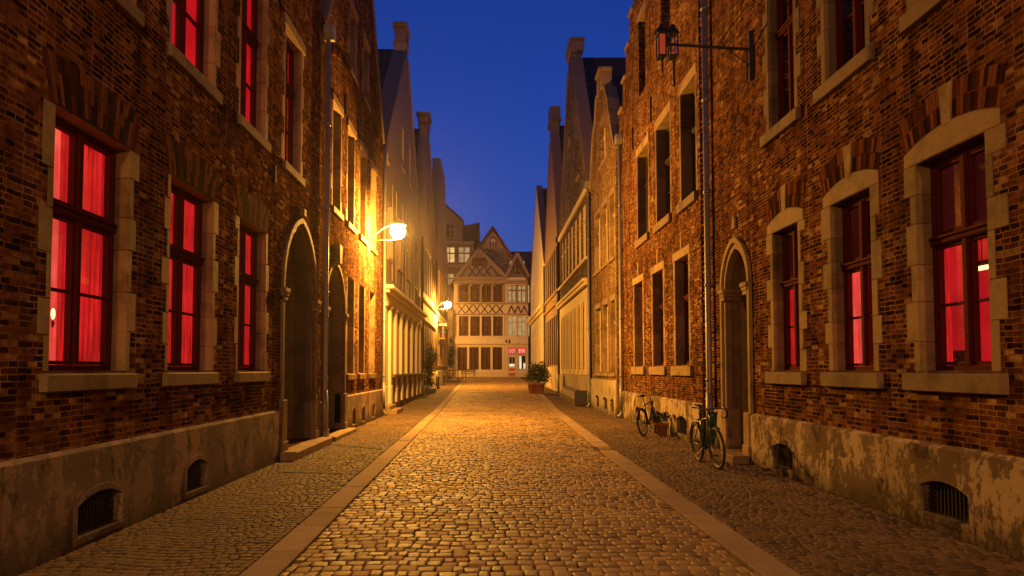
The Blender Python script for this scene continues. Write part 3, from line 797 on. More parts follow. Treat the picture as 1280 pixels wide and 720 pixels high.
plinth(F3, h3, 24.14, 30.1, 1.2, 'plinth_pale', V3)
pipe(F3, h3, 30.25, 0, 9.3, .055, .09, 'zinc', hopper=True)
m = one((26.85, 27.95, -.12, .4, 13.0, 13.12), F=F3); m.build('pinnacle', 'stone', h3, bevel=.02)

# R4: big gable of grey brick with arched lower windows
F4 = Fr('R', 4.22)
h4 = empty('gabled_house', (4.22, 36, 0), 'tall grey brick gable house with a cream row of arched shop windows', 'house')
out4 = [(30.4, -.3), (43.0, -.3), (43.0, 9.2), (37.9, 17.5), (37.9, 18.0), (36.3, 18.0), (36.3, 17.5), (30.4, 9.2)]
hol = []; a4 = []
n = 7; u0, u1 = 31.2, 42.4; st = (u1-u0)/n
for i in range(n):
    c = u0+st*(i+.5); a4.append(c); hol.append(arch_hole(c, st*.4, 1.6, 4.0, st*.42, 6))
up4 = [(u0+st*(i+.12), u0+st*(i+.88)) for i in range(n)]
hol += [rect(a, b, 6.45, 9.0) for a, b in up4]
hol += [rect(33.6, 34.4, 10.8, 12.6), rect(37.2, 37.9, 13.6, 15.0)]
house_shell(F4, h4, out4, hol, 'brick_grey', .26, .5, 9.2, 10, 'tiles', coping='brown')
f = MB(); f.sheet(F4, rect(30.45, 42.95, 1.35, 5.15), [arch_hole(c, st*.38, 1.62, 4.0, st*.4, 6) for c in a4], -.03, .05, .03); f.build('shopfront', 'cream', h4, recalc=False)
f = one((30.42, 42.98, -.28, -.002, 5.35, 5.5), (30.42, 42.98, -.2, -.032, 5.2, 5.348), (30.42, 42.98, -.16, -.002, 6.3, 6.42), F=F4); f.build('cornice', 'cream', h4, bevel=.02)
for c in a4:
    fm = MB(); fm.band(F4, jamb_path(c, st*.385, 1.62, 4.0, st*.405, 6), jamb_path(c, st*.385-.07, 1.62, 4.0, st*.405-.07, 6), .06, .14)
    fm.box(F4, c-st*.34, c+st*.34, .05, .13, 3.6, 3.72); fm.box(F4, c-.03, c+.03, .07, .12, 1.62, 3.6)
    wn = fm.build('arched_window', 'cream', h4)
    bk = MB(); bk.box(F4, c-st*.45, c+st*.45, .2, .22, 1.5, 5.0); bk.build('blind', 'blind_tan', wn)
    pm = MB(); pm.box(F4, c-st*.52, c-st*.45, -.1, -.033, 1.4, 4.6); pm.build('pilaster', 'cream', wn)
rows(F4, h4, up4, 6.45, 9.0, 'cream', ('blind_tan', 0, 1), rec=.06, sillmat=None)
rows(F4, h4, [(33.6, 34.4), (37.2, 37.9)], 10.8, 12.6, 'tan', None, cols=1, trans=0, headmat=None, sillmat='stone') if 0 else None
rows(F4, h4, [(33.6, 34.4)], 10.8, 12.6, 'tan', ('blind', 0, 1), cols=1, trans=0)
rows(F4, h4, [(37.2, 37.9)], 13.6, 15.0, 'tan', ('blind', 0, 1), cols=1, trans=0)
plinth(F4, h4, 30.4, 43.0, 1.3, 'plinth_pale')
f = one((30.45, 42.95, -.12, -.002, 9.25, 9.5), F=F4); f.build('eaves_board', 'cream', h4, bevel=.02)
f = one((36.2, 38.0, -.1, .62, 18.0, 18.5), (36.1, 38.1, -.14, .66, 18.505, 18.62), F=F4); f.build('gable_cap', 'brown', h4, bevel=.03)
pipe(F4, h4, 43.1, .2, 9.3, .06, .1, 'pipe_dark', hopper=True)

# R5, R6
F5 = Fr('R', 4.15)
h5 = empty('gabled_house', (4.15, 48, .3), 'dark brown gable house between the grey gable and the far white one', 'house')
out5 = [(43.2, -.3), (53.2, -.3), (53.2, 9.4), (49.0, 17.2), (49.0, 18.2), (47.4, 18.2), (47.4, 17.2), (43.2, 9.4)]
s5 = [(43.8+i*1.55, 44.9+i*1.55) for i in range(6)]
house_shell(F5, h5, out5, [rect(a, b, 1.9, 5.0) for a, b in s5]+[rect(a, b, 6.6, 9.3) for a, b in s5], 'brown', .25, .5, 9.4, 9, 'tiles', coping='brown')
rows(F5, h5, s5, 1.9, 5.0, 'timber', ('blind', 0, 1), sillmat=None); rows(F5, h5, s5, 6.6, 9.3, 'timber', ('blind', 0, 1), sillmat=None)
f = one((43.2, 53.2, -.12, -.002, 5.6, 5.8), (43.2, 53.2, -.1, -.002, 6.3, 6.5), F=F5); f.build('cornice', 'tan', h5)
plinth(F5, h5, 43.25, 53.2, 1.75, 'plinth_pale')
f = one((47.1, 49.3, -.14, .62, 18.2, 18.35), (47.5, 48.9, -.1, .6, 18.355, 19.25), F=F5); f.build('gable_cap', 'brown', h5)
pipe(F5, h5, 53.3, .4, 9.3, .06, .1, 'pipe_dark')
F6 = Fr('R', 4.1)
h6 = empty('gabled_house', (4.1, 62, .5), 'pale plastered house with a tall gable at the far end of the right row', 'house')
s6 = [(55+i*2.3, 56.2+i*2.3) for i in range(7)]
out6 = [(53.4, -.3), (71.4, -.3), (71.4, 9.5), (62.4, 17.4), (61.6, 17.4), (53.4, 9.5)]
house_shell(F6, h6, out6, [rect(a, b, 2.0, 5.2) for a, b in s6]+[rect(a, b, 7.2, 9.2) for a, b in s6], 'white', .25, .4, 9.5, 9, 'tiles', coping='tan')
rows(F6, h6, s6, 2.0, 5.2, 'ivory', ('blind_tan', 0, 1), sillmat=None); rows(F6, h6, s6, 7.2, 9.2, 'ivory', ('blind', 0, 1), sillmat=None)
f = one((53.4, 71.4, -.35, -.002, 6.2, 6.5), (53.4, 71.4, -.2, -.002, 5.95, 6.195), F=F6); f.build('cornice', 'cream', h6)

# ================================================================== LEFT ROW BEYOND
FC = Fr('L', -3.86)
hC = empty('gabled_house', (-3.86, 32, 0), 'white plastered gable house with a row of pale shop pilasters under a cornice', 'house')
outC = [(25.3, -.3), (39.7, -.3), (39.7, 9.0), (33.4, 16.1), (33.4, 16.55), (32.4, 16.55), (32.4, 16.1), (25.3, 9.0)]
piers = [26.05, 27.5, 29.05, 30.9, 32.9, 35.1, 37.3, 39.2]
holC = [rect(a+.2, b-.2, 1.45 if i else .3, 3.85) for i, (a, b) in enumerate(zip(piers[:-1], piers[1:]))]
upC = [(27.0, 28.2), (30.0, 31.3), (33.4, 34.8), (36.8, 38.2)]
holC += [rect(a, b, 5.9, 8.0) for a, b in upC]+[rect(31.2, 32.0, 10.6, 12.4), rect(34.0, 34.8, 10.6, 12.4)]
house_shell(FC, hC, outC, holC, 'pink', .3, .55, 9.0, 10, 'tiles', coping='brown')
for i, (a, b) in enumerate(zip(piers[:-1], piers[1:])):
    w = window(FC, hC, a+.2, b-.2, 1.45 if i else .3, 3.85, rec=.24, cols=1, low=2, trans=.25, mat='cream', curtain=('blind_tan', 0, 1), name='shop_window' if i else 'shop_door')
m = MB()
for p in piers:
    m.box(FC, p-.2, p+.2, -.12, -.002, .3, 3.9); m.box(FC, p-.24, p+.24, -.15, -.121, .3, 1.0); m.box(FC, p-.25, p+.25, -.17, -.002, 3.905, 4.05)
m.build('pilaster', 'ivory', hC, bevel=.01)
m = one((25.6, 39.6, -.16, -.002, 4.055, 4.35), (25.5, 39.65, -.3, -.002, 4.355, 4.48), (25.4, 39.68, -.45, -.002, 4.485, 4.62), (25.6, 39.6, -.1, -.002, 4.625, 4.75), F=FC); m.build('cornice', 'ivory', hC, bevel=.02)
m = MB()
for (a, b) in ((27.72, 29.0), (29.2, 30.7), (31.2, 39.5)): m.box(FC, a, b, -.08, -.002, .0, 1.3)
m.box(FC, 27.7, 39.6, -.22, -.003, 1.305, 1.42)
m.build('stall_riser', 'stone_dark', hC, bevel=.01)
m = one((25.8, 27.6, -.55, .1, -.2, .16), (25.8, 27.6, -.3, .1, .165, .3), F=FC); m.build('doorstep', 'stone', hC, bevel=.01)
rows(FC, hC, upC, 5.9, 8.0, 'ivory', ('net', 0, 1)); rows(FC, hC, [(31.2, 32.0), (34.0, 34.8)], 10.6, 12.4, 'brown', ('blind', 0, 1), cols=1, trans=0)
u = 26.0
while u < 39.4: one((u, u+.09, -.035, -.002, 5.1, 8.9), F=FC).build('wall_strip', 'pink', hC); u += 1.13 if not any(a-.2 < u+1.13 < b+.2 for a, b in upC) else 2.26
m = one((25.35, 25.75, -.1, .3, 4.9, 9.0), (25.3, 25.85, -.25, .3, 9.005, 9.3), F=FC); m.build('corner_pier', 'tan', hC, bevel=.02)
m = one((32.35, 33.45, -.04, .5, 16.55, 17.3), (32.2, 33.6, -.1, .58, 17.305, 17.5), F=FC); m.build('gable_cap', 'brown', hC, bevel=.03)
pipe(FC, hC, 39.75, .15, 9.0, .07, .12, 'pipe_dark')

FD = Fr('L', -3.9)
hD = empty('gabled_house', (-3.9, 45, .2), 'brown gable house with tall timber shop windows beside the climbing plant', 'house')
outD = [(39.9, -.3), (51.5, -.3), (51.5, 9.6), (46.0, 16.2), (46.0, 17.0), (44.6, 17.0), (44.6, 16.2), (39.9, 9.6)]
sD = [(40.4+i*1.55, 41.5+i*1.55) for i in range(7)]
house_shell(FD, hD, outD, [rect(a, b, 1.6, 4.4) for a, b in sD]+[rect(a, b, 6.2, 9.0) for a, b in sD]+[rect(44.8, 45.6, 11.5, 13.5)], 'tan', .3, .5, 9.6, 10, 'tiles', coping='brown')
rows(FD, hD, sD, 1.6, 4.4, 'timber', ('blind', 0, 1), sillmat=None, trans=.25); rows(FD, hD, sD, 6.2, 9.0, 'cream', ('blind', 0, 1), sillmat=None)
rows(FD, hD, [(44.8, 45.6)], 11.5, 13.5, 'timber', None, cols=1, trans=0)
m = one((39.95, 51.45, -.12, -.002, 4.5, 5.5), (39.95, 51.45, -.25, -.002, 5.505, 5.65), F=FD); m.build('fascia', 'cream', hD, bevel=.01)
plinth(FD, hD, 40, 51.5, 1.4, 'plinth_pale')
m = one((44.6, 46.0, -.05, .6, 17.0, 17.55), (44.4, 46.2, -.15, .7, 17.555, 17.75), F=FD); m.build('gable_cap', 'brown', hD)
pipe(FD, hD, 51.6, .35, 9.5, .06, .1, 'pipe_dark')
FE = Fr('L', -3.9)
hE = empty('gabled_house', (-3.9, 58, .4), 'tall pale house with a flat topped gable, last in the left row', 'house')
outE = [(51.75, -.3), (67, -.3), (67, 10.5), (63, 14), (61.5, 18.0), (55.5, 18.0), (54.2, 14), (51.75, 10.5)]
sE = [(52.6+i*2.3, 53.9+i*2.3) for i in range(6)]
house_shell(FE, hE, outE, [rect(a, b, 2.0, 4.6) for a, b in sE]+[rect(a, b, 6.8, 9.4) for a, b in sE], 'tan', .3, .5, 10.5, 10, 'tiles', coping='brown')
rows(FE, hE, sE, 2.0, 4.6, 'cream', ('blind_tan', 0, 1), sillmat='stone'); rows(FE, hE, sE, 6.8, 9.4, 'cream', ('blind', 0, 1), sillmat='stone')
m = one((51.8, 66.9, -.1, -.002, 5.2, 5.9), F=FE); m.build('fascia', 'ivory', hE)
plinth(FE, hE, 51.8, 66.9, 1.5, 'plinth_pale')

# ================================================================== HALF-TIMBERED HOUSE AT THE END
YM = 80.0; FM = Fr('Y', YM)
hM = empty('half_timbered_house', (0.2, YM, .8), 'half timbered gable house closing the end of the street, with red door', 'house')
gx = [(-3.55+i*1.3, -2.5+i*1.3) for i in range(4)]
ux = [(-3.4+i*1.27, -2.35+i*1.27) for i in range(4)]; vx = [(2.02, 2.95), (3.1, 4.03)]
hol = [rect(a, b, 1.6, 4.1) for a, b in gx]+[rect(a, b, 5.35, 7.55) for a, b in ux+vx]+[rect(a, b, 9.1, 11.0) for a, b in ux+vx]+[rect(2.04, 2.93, .82, 3.2), rect(3.2, 4.08, 1.6, 3.2), rect(2.04, 2.98, 3.3, 4.05), rect(3.12, 4.08, 3.3, 4.05)]
m = MB(); m.sheet(FM, rect(-4.0, 4.3, 0, 11.9), hol, 0, .2)
for u in (-4.0, 4.3): m.quad(FM(u, 0, 0), FM(u, 9, 0), FM(u, 9, 11.9), FM(u, 0, 11.9))
m.build('wall', 'cream', hM, recalc=False)
# big gable behind, with scale slates
m = MB(); m.sheet(FM, [(-4.0, 11.9), (4.3, 11.9), (.35, 17.3)], [arch_hole(.4, .3, 15.35, 16.1, .36, 5)], .45, .2); m.build('gable_wall', 'slate', hM, recalc=False)
m = MB()
m.prism(FM, [(-4.5, 11.0), (.35, 17.75), (.35, 17.45), (-4.2, 11.0)], -.1, 9); m.prism(FM, [(4.8, 11.0), (.35, 17.75), (.35, 17.45), (4.5, 11.0)], -.1, 9)
m.build('roof', 'tiles_red', hM)
m = MB(); m.prism(FM, [(-.85, 15.2), (1.65, 15.2), (.4, 17.2)], .3, .44); m.build('gable_boards', 'timber_pale', hM)
fm = MB(); fm.band(FM, jamb_path(.4, .36, 15.3, 16.1, .42, 5), jamb_path(.4, .26, 15.3, 16.1, .32, 5), .24, .42); fm.box(FM, .37, .43, .26, .4, 15.3, 16.4)
wv = fm.build('attic_window', 'timber', hM); bk = one((.1, .7, .34, .4, 15.35, 15.9), F=FM); bk.build('pane', 'void', wv); bk = one((.12, .68, .28, .33, 15.92, 16.3), F=FM); bk.build('shutter', 'white', wv)
# small front gable with timbers, and a dormer gable to the right
m = MB(); m.prism(FM, [(-3.6, 11.95), (1.75, 11.95), (-1.2, 14.9)], -.02, .3); m.build('gable_panel', 'pink', hM)
m = MB(); m.prism(FM, [(1.9, 11.95), (4.25, 11.95), (3.1, 14.4)], .1, .43); m.build('dormer_panel', 'brown', hM)
def bars(F, segs, wd=.13, w0=-.08, w1=-.02, name='timber_brace', mat='timber', parent=None):
    m = MB()
    for i, ((a, b), (c, d)) in enumerate(segs):
        L = math.hypot(c-a, d-b); nx, nz = -(d-b)/L*wd/2, (c-a)/L*wd/2; e = .0015*(i % 17)
        m.prism(F, [(a-nx, b-nz), (c-nx, d-nz), (c+nx, d+nz), (a+nx, b+nz)], w0-e, w1+.001)
    return m.build(name, mat, parent)
sg = [((-3.75, 11.85), (-1.2, 15.0)), ((1.95, 11.85), (-1.2, 15.0)), ((1.8, 11.9), (3.1, 14.6)), ((4.4, 11.9), (3.1, 14.6))]
bars(FM, sg, .3, -.3, .35, 'barge_board', 'timber_pale', hM)
sg = []
for k in range(5): sg += [((-3.2+k*.85, 12.0), (-2.4+k*.85, 13.1)), ((-2.4+k*.85, 12.0), (-3.2+k*.85, 13.1))] if abs(k-2) < 3 else []
sg = [s_ for s_ in sg if s_[1][0] > -2.75 and s_[1][0] < .8]+[((-2.0, 13.2), (-.3, 13.2)), ((-1.9, 13.2), (-1.9, 14.0)), ((-.4, 13.2), (-.4, 14.0)), ((-2.0, 14.0), (-.3, 14.0))]
bars(FM, sg, .13, -.08, -.02, 'gable_timbers', 'timber', hM)
b = one((-1.8, -.5, -.05, -.021, 13.25, 13.95), F=FM); b.build('gable_window', 'blind', hM)
w = window(FM, hM, 2.65, 3.5, 12.3, 13.7, rec=.02, cols=2, low=2, trans=0, mat='timber', curtain=('yellow_dim', 0, 1), back=None, glassy=False)
# storeys
FMo = FM
NG = {'glassy': False}
rows(FMo, hM, gx, 1.6, 4.1, 'timber_brown', ('blind', 0, 1), cols=2, low=4, trans=0, sillmat=None, rec=.04, **NG)
rows(FMo, hM, ux, 5.35, 7.55, 'timber_brown', ('blind', 0, 1), cols=2, low=2, trans=.4, sillmat=None, rec=.04, **NG)
rows(FMo, hM, vx, 5.35, 7.55, 'ivory', ('yellow_dim', 0, 1), cols=2, low=3, trans=.3, sillmat=None, rec=.04, **NG)
rows(FMo, hM, ux, 9.1, 11.0, 'timber_brown', ('blind', 0, 1), cols=2, low=2, trans=.4, sillmat=None, rec=.04, **NG)
rows(FMo, hM, vx, 9.1, 11.0, 'timber_pale', ('yellow_dim', 0, 1), cols=2, low=2, trans=.3, sillmat=None, rec=.04, **NG)
for u in [-3.67+i*1.3 for i in range(5)]: one((u-.1, u+.1, -.05, -.002, 1.46, 4.3), F=FM).build('window_post', 'ivory', hM)
for u in [-3.5+i*1.27 for i in range(5)]+[3.02, 4.16]:
    one((u-.07, u+.07, -.1, -.002, 5.2, 7.65), F=FM).build('window_post', 'ivory', hM); one((u-.08, u+.08, -.1, -.002, 9.0, 11.1), F=FM).build('window_post', 'timber_pale', hM)
one((-3.95, 4.28, -.06, -.003, 1.25, 1.45), F=FM).build('window_ledge', 'ivory', hM)
m = one((-3.9, 4.27, -.28, -.002, 4.45, 5.05), (-3.95, 4.29, -.36, -.002, 5.055, 5.2), F=FM); fb = m.build('fascia', 'ivory', hM)
m = MB(); m.box(FM, 1.75, 1.95, -.3, -.283, 4.6, 4.9); m.box(FM, 2.1, 2.3, -.3, -.283, 4.5, 4.85); m.box(FM, 2.13, 2.25, -.3, -.283, 4.86, 4.97); m.build('fascia_emblem', 'black_iron', fb)
m = one((-3.95, 4.27, -.16, -.002, 7.66, 7.82), (-3.95, 4.27, -.16, -.002, 8.86, 8.99), (-3.95, 4.27, -.26, -.002, 11.15, 11.45), (-4.0, 1.85, -.34, -.002, 11.6, 11.93), F=FM); m.build('storey_beam', 'timber_pale', hM)
sg = []
for k in range(6): sg += [((-3.5+k*.85, 7.86), (-2.75+k*.85, 8.82)), ((-2.75+k*.85, 7.86), (-3.5+k*.85, 8.82))]
for k in range(3): sg += [((2.05+k*.72, 7.9), (2.4+k*.72, 8.7)), ((2.4+k*.72, 8.7), (2.75+k*.72, 7.9))]
bars(FM, sg, .11, -.06, -.002, 'timber_brace', 'timber', hM)
m = MB()                                                # curved brackets under the gable
for k in range(4): m.band(FM, [(-3.3+k*1.27+.55*(1-math.cos(t*.314)), 11.13-.16*math.sin(t*.314)) for t in range(11)], [(-3.3+k*1.27+.55*(1-math.cos(t*.314)), 11.2-.12*math.sin(t*.314)) for t in range(11)], -.2, -.003)
m.build('scalloped_trim', 'timber', hM)
dm = one((2.06, 2.91, .06, .12, .84, 3.2), F=FM); dr = dm.build('door', 'ivory', hM)
d = one((2.16, 2.81, .03, .059, .9, 1.75), F=FM); d.build('door_panel', 'bright_red', dr)
d = one((2.2, 2.45, .03, .059, 1.95, 3.0), (2.53, 2.78, .03, .059, 1.95, 3.0), F=FM); d.build('pane', 'void', dr)
d = one((2.2, 2.78, .02, .029, 1.95, 2.25), F=FM); d.build('lit_card', 'shop_white', dr)
w = window(FM, hM, 3.2, 4.08, 1.6, 3.2, rec=.03, cols=1, low=2, trans=0, mat='ivory', curtain=None, back='void', glassy=False)
d = one((3.3, 3.55, .1, .11, 1.7, 3.1), (3.75, 3.98, .1, .11, 1.7, 2.3), F=FM); d.build('display', 'shop_white', w)
for (a, b) in ((2.04, 2.98), (3.12, 4.08)):
    d = one((a+.04, b-.04, .05, .08, 3.34, 4.02), F=FM); sn = d.build('shop_sign', 'shop_red', hM)
    g = MB(); c = a+.2
    for k in range(3):
        x = c+k*.24
        g.band(FM, [(x+.09*math.cos(t*.52), 3.76+.12*math.sin(t*.52)) for t in range(10+k)], [(x+.04*math.cos(t*.52), 3.76+.06*math.sin(t*.52)) for t in range(10+k)], .035, .048)
        g.box(FM, x-.02+.04*k, x+.03+.04*k, .03, .0345, 3.45, 3.62)
    g.build('sign_marks', 'shop_white', sn)
# stone flank wall with ivy
hW = empty('rubble_wall', (-4.6, 79.6, .75), 'rough stone wall left of the half timbered house, below the far lamp', 'wall')
m = MB(); m.box(ID, -6.5, -4.03, 79.3, 79.8, 0, 8.2); m.build('stonework', 'stone', hW)
# L far: tall house behind, left
FX = Fr('Y', 88.0)
hX = empty('timber_house', (-4.5, 88, .8), 'tall tan house with lit upper windows rising behind the left end of the street', 'house')
hol = [rect(-5.6, -4.25, 14.7, 16.7), rect(-3.85, -2.4, 14.7, 16.7), rect(-5.5, -4.35, 11.9, 13.4), rect(-5.4, -4.3, 17.7, 19.6)]
m = MB(); m.sheet(FX, [(-9, 0), (-2.0, 0), (-2.0, 17.0), (-3.4, 17.0), (-3.4, 20.0), (-6.0, 22.3), (-9, 20)], hol, 0, .25, 6); m.build('wall', 'brown', hX, recalc=False)
for r_, cu in zip(hol, ('yellow_lit', 'yellow_dim', 'yellow_dim', 'blind')):
    window(FX, hX, r_[0][0], r_[1][0], r_[0][1], r_[2][1], rec=.03, cols=2, low=2, trans=.4, mat='timber_pale', curtain=(cu, 0, 1), glassy=False, back=None)
m = one((-9, -1.9, -.3, -.002, 17.0, 17.35), (-9, -2, -.2, -.002, 14.2, 14.5), F=FX); m.build('storey_beam', 'timber_pale', hX)
m = MB(); m.prism(FX, [(-3.38, 17.36), (-1.3, 17.36), (-1.25, 19.75), (-3.38, 19.3)], .1, 6); m.prism(FX, [(-3.2, 20.0), (-6.0, 22.5), (-6.0, 22.25), (-3.35, 19.85)], -.3, 6); m.build('roof', 'tiles', hX)
# right red roof behind
hY = empty('red_roofed_house', (6.5, 87, .8), 'house with a plain red tiled roof showing right of the timbered gable', 'house')
m = MB(); m.box(ID, 2.5, 12, 87, 96, 0, 12); m.build('wall', 'tan', hY)
m = MB(); m.add([(2.2, 86.6, 12.0), (12.3, 86.6, 12.0), (12.3, 91.5, 16.7), (2.2, 91.5, 16.7), (2.2, 91.6, 16.5), (12.3, 91.6, 16.5), (2.2, 86.7, 11.8), (12.3, 86.7, 11.8)], [(0, 1, 2, 3), (3, 2, 5, 4), (0, 6, 7, 1), (6, 4, 5, 7)]); m.build('roof', 'tiles_red', hY)

# ================================================================== GROUND
def struct(o, name=None): o['kind'] = 'structure'; return o
ys = [-60, -12]+[i*2.0 for i in range(-5, 42)]+[110, 400]
def strip(x0f, x1f, y0, y1, dz, step=1.0):
    m = MB(); n = int((y1-y0)/step); vs = []
    for i in range(n+1):
        y = y0+(y1-y0)*i/n; vs += [(x0f(y), y, ground_z(y)+dz), (x1f(y), y, ground_z(y)+dz)]
    m.add(vs, [(2*i, 2*i+1, 2*i+3, 2*i+2) for i in range(n)]); return m
def lerp_tab(tab):
    def f(y):
        for (a, b), (c, d) in zip(tab[:-1], tab[1:]):
            if y <= c: return b+(d-b)*(max(y, a)-a)/(c-a)
        return tab[-1][1]
    return f
kL = lerp_tab([(-12, -1.74), (6, -1.8), (14, -1.9), (30, -2.06), (80, -2.5)])
kR = lerp_tab([(-12, 2.26), (6, 2.28), (14, 2.33), (30, 2.62), (43, 2.95), (80, 3.0)])
g = MB()
gy = [-200, -12]+[float(i) for i in range(-8, 84, 4)]+[90, 140, 600]
vs = []
for y in gy: vs += [(-400, y, ground_z(min(y, 84))-.06), (400, y, ground_z(min(y, 84))-.06)]
g.add(vs, [(2*i, 2*i+1, 2*i+3, 2*i+2) for i in range(len(gy)-1)])
struct(g.build('ground', 'ground', recalc=False))

def setts(name, xl, xr, y0, y1, sx, sy, mat, dome, gap, wave=0.0, seed=1, tilt=.03, dz=0.0, hvar=.006):
    """stone setts as real domed stones, one mesh; coarser with distance is not needed"""
    rg = np.random.default_rng(seed)
    cx, cy, hx, hy = [], [], [], []
    y = y0
    while y < y1:
        rowh = sy*rg.uniform(.86, 1.14)
        a, b = xl(y), xr(y); x = a-rg.uniform(0, 1)*sx
        while x < b:
            w = sx*rg.uniform(.72, 1.3)
            x0, x1 = max(x, a), min(x+w, b)
            if x1-x0 > .035:
                cx.append((x0+x1)/2); cy.append(y+rowh/2); hx.append((x1-x0)/2-gap/2); hy.append(rowh/2-gap/2)
            x += w
        y += rowh
    cx, cy, hx, hy = map(np.array, (cx, cy, hx, hy)); N = len(cx)
    hy = hy*rg.uniform(.9, 1.0, N); 
    ang = (np.arange(8)+.5)*np.pi/4
    sq = np.sign(np.cos(ang))*np.abs(np.cos(ang))**.3, np.sign(np.sin(ang))*np.abs(np.sin(ang))**.3
    sq = sq[0]/np.abs(sq[0]).max(), sq[1]/np.abs(sq[1]).max()
    rings = [(1.0, -.05), (.97, -dome*.55), (.88, -dome*.12), (.5, 0.0)]
    V = np.empty((N, 33, 3)); jx = rg.normal(0, .09, (N, 8)); jy = rg.normal(0, .08, (N, 8))
    tx = rg.normal(0, tilt, N); ty = rg.normal(0, tilt, N); hz = rg.normal(0, hvar, N)
    rot = rg.normal(0, .035, N)
    for k, (f, z) in enumerate(rings):
        lx = hx[:, None]*f*(sq[0][None]*(1+jx*.7)); ly = hy[:, None]*f*(sq[1][None]*(1+jy))
        V[:, k*8:(k+1)*8, 0] = lx; V[:, k*8:(k+1)*8, 1] = ly
        V[:, k*8:(k+1)*8, 2] = z+(lx*tx[:, None]+ly*ty[:, None])+hz[:, None]
    V[:, 32, 0] = 0; V[:, 32, 1] = 0; V[:, 32, 2] = .001+hz
    c_, s_ = np.cos(rot)[:, None], np.sin(rot)[:, None]
    X = V[:, :, 0]*c_-V[:, :, 1]*s_; Y = V[:, :, 0]*s_+V[:, :, 1]*c_
    V[:, :, 0] = X+cx[:, None]; V[:, :, 1] = Y+cy[:, None]+wave*np.sin(cx*5.2)[:, None]
    V[:, :, 2] += np.where(cy < 28, 0, (cy-28)*.8/52)[:, None]+dz
    quads = []
    for k in range(3):
        for i in range(8): quads.append((k*8+i, k*8+(i+1) % 8, k*8+8+(i+1) % 8, k*8+8+i))
    tris = [(24+i, 24+(i+1) % 8, 32) for i in range(8)]
    base = (np.arange(N)*33)[:, None, None]
    Q = (base+np.array(quads)[None]).reshape(N, -1); T = (base+np.array(tris)[None]).reshape(N, -1)
    loops = np.concatenate([Q, T], axis=1).ravel().astype(np.int32)
    per = np.array([4]*24+[3]*8, dtype=np.int32); tot = np.tile(per, N)
    start = np.concatenate([[0], np.cumsum(tot)[:-1]]).astype(np.int32)
    me = bpy.data.meshes.new(name)
    me.vertices.add(N*33); me.vertices.foreach_set('co', V.reshape(-1))
    me.loops.add(len(loops)); me.loops.foreach_set('vertex_index', loops)
    me.polygons.add(len(tot)); me.polygons.foreach_set('loop_start', start); me.polygons.foreach_set('loop_total', tot)
    me.polygons.foreach_set('use_smooth', np.ones(len(tot), dtype=bool))
    me.update(calc_edges=True)
    me.materials.append(M[mat]); o = bpy.data.objects.new(name, me); col.objects.link(o); return o
rd = strip(lambda y: kL(y)+.16, lambda y: kR(y)-.16, -12, 79.9, -.022).build('road', 'joint', recalc=False); struct(rd)
s_ = setts('road_setts', lambda y: kL(y)+.165, lambda y: kR(y)-.165, 3.5, 79, .122, .145, 'sett', .009, .006, .03, 3, .024, hvar=.0035); s_.parent = rd
pv = strip(lambda y: -3.7 if y < 79 else -6, lambda y: kL(y)-.16, -12, 79.6, -.02).build('pavement', 'joint', recalc=False); struct(pv)
s_ = setts('pavement_setts', lambda y: -3.73, lambda y: kL(y)-.165, 4.5, 78, .095, .1, 'sett_small', .008, .007, .05, 4, .02, hvar=.0015); s_.parent = pv
pv2 = strip(lambda y: kR(y)+.16, lambda y: 4.48 if y < 73 else 8, -12, 79.6, -.02).build('pavement', 'joint', recalc=False); struct(pv2)
s_ = setts('pavement_setts', lambda y: kR(y)+.165, lambda y: 4.46, 5.0, 78, .1, .105, 'sett_small', .008, .007, .05, 5, .02, hvar=.0015); s_.parent = pv2
for kf, nm in ((kL, 'kerb'), (kR, 'kerb')):
    m = MB(); y = -3.0
    while y < 79:
        L = random.uniform(.9, 1.5)
        if not (kf is kR and 14.3 < y+L*.5 < 15.1):
            y1 = y+L-.008; e = random.uniform(-.004, .004)
            vs = []
            for yy in (y, y1):
                for dx in (-.15, .15):
                    for zz in (-.1, .004): vs.append((kf(yy)+dx, yy, ground_z(yy)+zz+e))
            m.add(vs, [(0, 1, 3, 2), (4, 6, 7, 5), (0, 4, 5, 1), (2, 3, 7, 6), (0, 2, 6, 4), (1, 5, 7, 3)])
        y += L
    struct(m.build(nm, 'kerb', bevel=.008))
# crossing pavement in front of the end house
m = MB(); m.box(ID, -9, 9, 79.3, 82, .3, .8); struct(m.build('pavement', 'kerb'))

# drains
def drain(name, x0, x1, y0, y1, label, nb=8):
    e = empty(name, ((x0+x1)/2, (y0+y1)/2, .0), label, 'drain')
    one((x0, x1, y0, y0+.03, -.04, .008), (x0, x1, y1-.03, y1, -.04, .008), (x0, x0+.03, y0+.031, y1-.031, -.04, .008), (x1-.03, x1, y0+.031, y1-.031, -.04, .008)).build('frame', 'black_iron', e)
    m = MB()
    for i in range(1, nb): u = x0+(x1-x0)*i/nb; m.box(ID, u-.008, u+.008, y0+.03, y1-.03, -.03, .004)
    m.build('grate', 'black_iron', e); one((x0+.03, x1-.03, y0+.03, y1-.03, -.0195, -.012)).build('shaft', 'void', e)
drain('drain_grate', 2.1, 2.5, 14.42, 14.95, 'dark iron drain grate set in the right kerb line')
def channel(x0, x1, y, skew, label):
    m = MB(); m.add([(x0, y, .006), (x1, y+skew, .006), (x1, y+skew+.1, .006), (x0, y+.1, .006), (x0, y, -.03), (x1, y+skew, -.03), (x1, y+skew+.1, -.03), (x0, y+.1, -.03)], [(0, 1, 2, 3), (0, 1, 5, 4), (2, 3, 7, 6), (1, 2, 6, 5), (0, 3, 7, 4)])
    tag(m.build('drain_channel', 'void', recalc=False), label, 'drain', 'iron drain channels across the left pavement')
